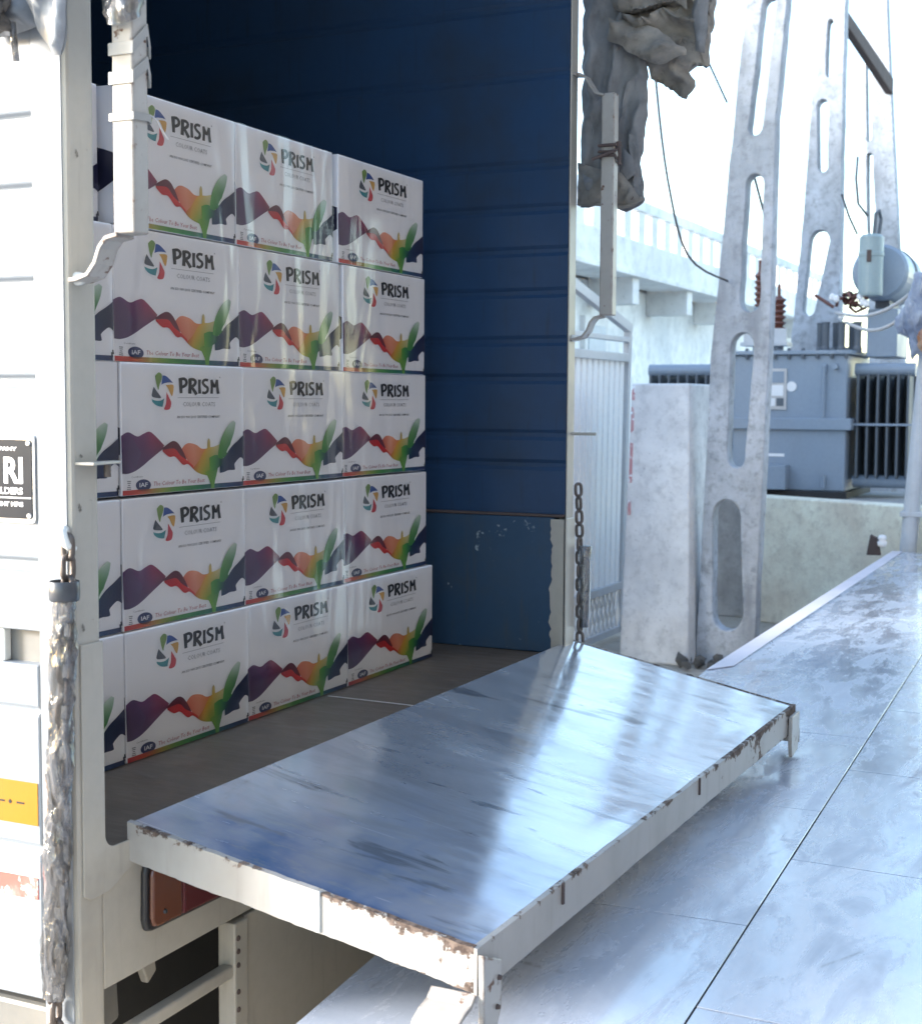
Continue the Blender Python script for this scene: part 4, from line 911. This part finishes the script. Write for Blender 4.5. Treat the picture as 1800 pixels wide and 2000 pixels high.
bt = T(MB().lathe([(.03, 1.375), (.078, 1.38), (.082, 1.40), (.082, 1.64), (.086, 1.645), (.086, 1.665), (.082, 1.67), (.080, 1.77), (.06, 1.79), (.01, 1.795)], 8.48, .40, 24), 'breather_tank', TXGREEN, smooth=False)
MB().box(8.392, 8.402, .385, .415, 1.60, 1.68).build('tank_clasp', IRON, bt)
T(MB().tube([(8.48, .385, 1.79), (8.47, .375, 1.93), (8.5, .36, 1.95), (8.53, .35, 1.9), (8.52, .36, 1.79)], .013, 8), 'breather_pipe', TXDARK)
T(MB().box(8.62, 9.1, .235, .44, .97, 1.30), 'cable_box', TXGREY, bevel=.008)
for k in range(6): T(MB().lathe([(.03, 1.0), (.032, 1.03), (.025, 1.05), (.026, 1.20), (.03, 1.215)], 8.62+.1*(k % 2), .50+.055*k, 12), 'low_voltage_bushing', TXDARK)
tw_ = MB()
for k in range(16):
    y = .42+.30*random.random(); z_ = 1.29+.13*random.random(); tw_.tube([(8.55+.1*random.random(), y, z_), (8.52, y+random.uniform(-.07, .07), z_+random.uniform(-.05, .05)), (8.5+.1*random.random(), y+random.uniform(-.1, .1), z_+random.uniform(-.06, .04))], .012, 6)
T(tw_, 'lead_bundle', PORC)
# small white blobs modelled as highlights on the leads
for k in range(6):
    y = .40+.28*random.random(); z_ = 1.22+.16*random.random(); T(MB().lathe([(.005, z_-.025), (.02, z_-.015), (.022, z_+.01), (.008, z_+.025)], 8.45, y, 10), 'lead_highlight', SIGNWHITE)
# service cables looping off to the right
for i, (a, b, sag) in enumerate((((8.45, .62, 1.27), (7.05, -.22, 1.42), .12), ((8.45, .55, 1.20), (7.05, -.22, 1.38), .16))):
    pts = [tuple(Vector(a).lerp(Vector(b), t/14)-Vector((0, 0, sag*math.sin(math.pi*t/14)))) for t in range(15)]
    tag(MB().tube(pts, .012, 7).build('service_cable', PVC, None, smooth=True), ('upper' if i == 0 else 'lower')+' pale service cable sagging from the transformer to the right', 'cable', 'service cables')
# overhead wires
def spl3(P, n=24):
    P = [Vector(p) for p in P]; out = []
    for i in range(n+1):
        t = i/n*(len(P)-1); k = min(int(t), len(P)-2); f = t-k; p0, p1, p2, p3 = P[max(k-1, 0)], P[k], P[k+1], P[min(k+2, len(P)-1)]
        out.append(tuple(.5*((2*p1)+(p2-p0)*f+(2*p0-5*p1+4*p2-p3)*f*f+(3*p1-p0-3*p2+p3)*f*f*f)))
    return out
def wire(pts, r, label):
    tag(MB().tube(pts, r, 6).build('overhead_wire', CABLE, None, smooth=True), label, 'wire', 'overhead wires')
PXp = lambda x, y, D_: Vector((-1.5888, -1.3103, .6344))+D_*(fwd+rt*((x-900)/2805.3)+up*((1000-y)/2805.3))
w1 = [(5.6, 1.05, 3.4), (5.55, 1.02, 2.7), (5.52, .98, 2.25), (5.6, .93, 1.75), (5.75, .86, 1.40), (6.19, .75, 1.30)]
wire(spl3(w1), .006, 'thin cable hanging in a slack loop left of the nearest pole')
wire([(5.6, .99, 3.0), (5.75, .95, 2.75), (6.1, .77, 2.25)], .005, 'thin cable running down onto the left edge of the nearest pole')
wire([(6.3, .67, 1.9), (6.6, .68, 1.72), (8.6, 1.17, 1.66)], .007, 'dark cable passing through the nearest pole to a brown insulator')
wire([(8.6, .45, 1.93), (8.62, .52, 2.02), (8.68, .55, 2.2), (9.0, .60, 2.4)], .009, 'dark stiff lead rising above the pale green tank')
wire([(8.5, .50, 1.80), (8.52, .56, 1.92), (8.55, .62, 2.08)], .008, 'dark jointed lead left of the pale green tank')
# building
bd = thing('low_building', 'whitewashed single storey building with baluster parapet behind the gate', 'building', (14, 4, GZ))
def Bd(mb, name, mat, parent=bd, **kw):
    o = mb.build(name, mat, parent, **kw)
    if parent is bd: o.location = (-14, -4, -GZ)
    return o
FY = 4.35; EY = 3.80
Bd(MB().box(2.2, 24, FY, FY+1.1, GZ, 2.02), 'wall', BUILD_B)  # unseen left stretch added to shade the boundary wall, pillar and transformer
Bd(MB().box(2.0, 24.3, EY, FY+1.1, 2.06, 2.44), 'roof_slab', BUILD, bevel=.02)
Bd(MB().box(2.0, 24.3, EY-.05, FY-.05, 2.03, 2.09), 'drip_edge', BUILD, bevel=.01)
Bd(MB().box(2.0, 24.3, EY+.02, EY+.14, 2.78, 2.90), 'parapet_rail', BUILD_B, bevel=.01)
x = 8.1
while x < 24: Bd(MB().box(x, x+.22, EY+.04, EY+.12, 2.44, 2.78), 'baluster', BUILD, bevel=.01); x += .48
for x in (9.6, 11.6, 13.62, 15.7, 17.8, 19.9, 22): Bd(MB().box(x, x+.22, EY+.02, FY, 1.74, 2.05), 'roof_bracket', BUILD, bevel=.01)
dw = Bd(MB().box(13.4, 14.15, FY-.06, FY+.02, GZ, 1.62), 'door_frame', BUILD); MB().box(13.5, 14.05, FY-.07, FY-.055, GZ, 1.52).build('door_leaf', plain('pale_blue_door', (.42, .48, .56), .5), dw)
for x in (9.9,):
    wd = Bd(MB().box(x, x+.9, FY-.05, FY+.02, .55, 1.55), 'window_frame', BUILD); MB().box(x+.08, x+.82, FY-.06, FY-.045, .62, 1.48).build('pane', GLASSD, wd)
Bd(MB().box(9.0, 9.15, FY-.1, FY+.02, GZ, 2.02), 'pilaster', BUILD)
# pipe post, cloth and fittings at the far end of the dock
pp_ = thing('pipe_post', 'leaning grey steel pipe at the far end of the dock', 'post', (7.12, -.08, DZ))
def Q(mb, name, mat, **kw): o = mb.build(name, mat, pp_, **kw); o.location = (-7.12, .08, -DZ); return o
Q(MB().tube([(7.13, -.075, GZ), (7.13, -.085, -.2), (7.13, -.160, .92), (7.13, -.20, 1.5)], .048, 14), 'pipe', GATEF, smooth=True)
Q(MB().tube([(7.12, -.20, GZ), (7.12, -.205, .36)], .03, 12), 'short_pipe', GATEF, smooth=True)
Q(MB().box(7.08, 7.16, -.24, -.04, -.01, .02), 'clamp', GATEF, bevel=.004)
rg_ = thing('hanging_cloth', 'white and pale blue cloth draped over the grey pipe at right edge', 'cloth', (0, 0, 0))
lump([(-.10, 1.40), (-.03, 1.20), (.02, 1.12), (-.01, 1.05), (-.06, 1.03), (-.09, .90), (-.12, .93), (-.16, .88), (-.26, .92), (-.28, 1.42)], 7.04, .08, RAG, 'cloth_drape', rg_, 41, .04)
lump([(-.13, 1.06), (-.12, .98), (-.165, .92), (-.28, .90), (-.28, 1.1), (-.2, 1.12)], 6.98, .05, RAG_O, 'patterned_corner', rg_, 44, .03)
ins = thing('post_insulator', 'small white insulator with rusty bracket at the foot of the pipe', 'insulator', (6.95, .0, -.15))
MB().lathe([(.01, -.03), (.024, -.022), (.028, .0), (.018, .01), (.026, .02), (.02, .038), (.008, .042)], -.03, .03, 14).build('porcelain_body', SIGNWHITE, ins, smooth=True)
MB().prism([(.12, -.08), (.10, .04), (.06, .02), (.04, -.08)], -.02, .02, 'x').build('rusty_bracket', IRON, ins, bevel=.003)
RUBBLE = concrete('grey_rubble', (.10, .098, .095), .4, 6)
# rubble heap at the pole's foot
for k in range(16):
    bm = bmesh.new(); bmesh.ops.create_icosphere(bm, subdivisions=1, radius=1); sx_ = random.uniform(.02, .06)
    for v in bm.verts: v.co = Vector((v.co.x*sx_*random.uniform(.6, 1.2), v.co.y*sx_*random.uniform(.5, 1.2), v.co.z*sx_*random.uniform(.4, .8)))
    me = bpy.data.meshes.new('rubble_stone'); bm.to_mesh(me); bm.free()
    o = link('rubble_stone', me, RUBBLE); o.location = (random.uniform(5.85, 6.2), random.uniform(.74, .93), GZ+.015+.04*random.random())
    o.rotation_euler = (random.random()*3, random.random()*3, random.random()*3)
    tag(o, 'broken stone in the rubble between pillar and nearest pole', 'stone', 'rubble between pillar and pole')
# dry grass under the truck's flank
gm = MB()
for k in range(900):
    x, y = random.uniform(-.1, 1.6), random.uniform(.3, 2.2); h = random.uniform(.05, .16); a = random.random()*6.28; dx, dy = math.cos(a)*.006, math.sin(a)*.006; l = random.uniform(-.06, .06)
    gm.add([(x-dx, y-dy, GZ), (x+dx, y+dy, GZ), (x+l, y+l*.5, GZ+h)], [(0, 1, 2)])
go = gm.build('dry_grass', GRASS); go['kind'] = 'stuff'; go['label'] = 'dry grass growing on the ground under the truck'

# unseen building front added behind the camera to shade the truck's tail
wh = thing('shade_front', 'unseen dark grey front added along the back of the dock to shade the truck tail', 'building', (0, -4.3, GZ))
MB().box(-9, 9, -.35, 0, 0, 6).build('front_wall', concrete('dark_grey_plaster', (.18, .18, .185), .4, 1.2), wh)
for x_ in (-6.5, -2.2, 2.2): MB().box(x_, x_+2.4, 0, .03, .6, 3.4).build('shutter_door', DARK, wh)


# unseen taller block, added behind the low building: it stands beyond the truck and keeps the low sun off the yard
tb = thing('shade_block', 'unseen whitewashed block added behind the low building to shade the yard', 'building', (5.5, 5.6, GZ))
MB().box(-4, 4, 0, 4, 0, 4.9).build('wall', BUILD, tb); MB().box(-4.15, 4.15, -.15, 4.15, 4.9, 5.05).build('roof_slab', BUILD_B, tb)
for j in range(4):
    f_ = MB().box(-3.4+j*1.9, -2.4+j*1.9, -.04, 0, 3.7, 4.8).build('window', BUILD_B, tb); MB().box(-3.3+j*1.9, -2.5+j*1.9, -.05, -.04, 3.8, 4.7).build('pane', GLASSD, f_)
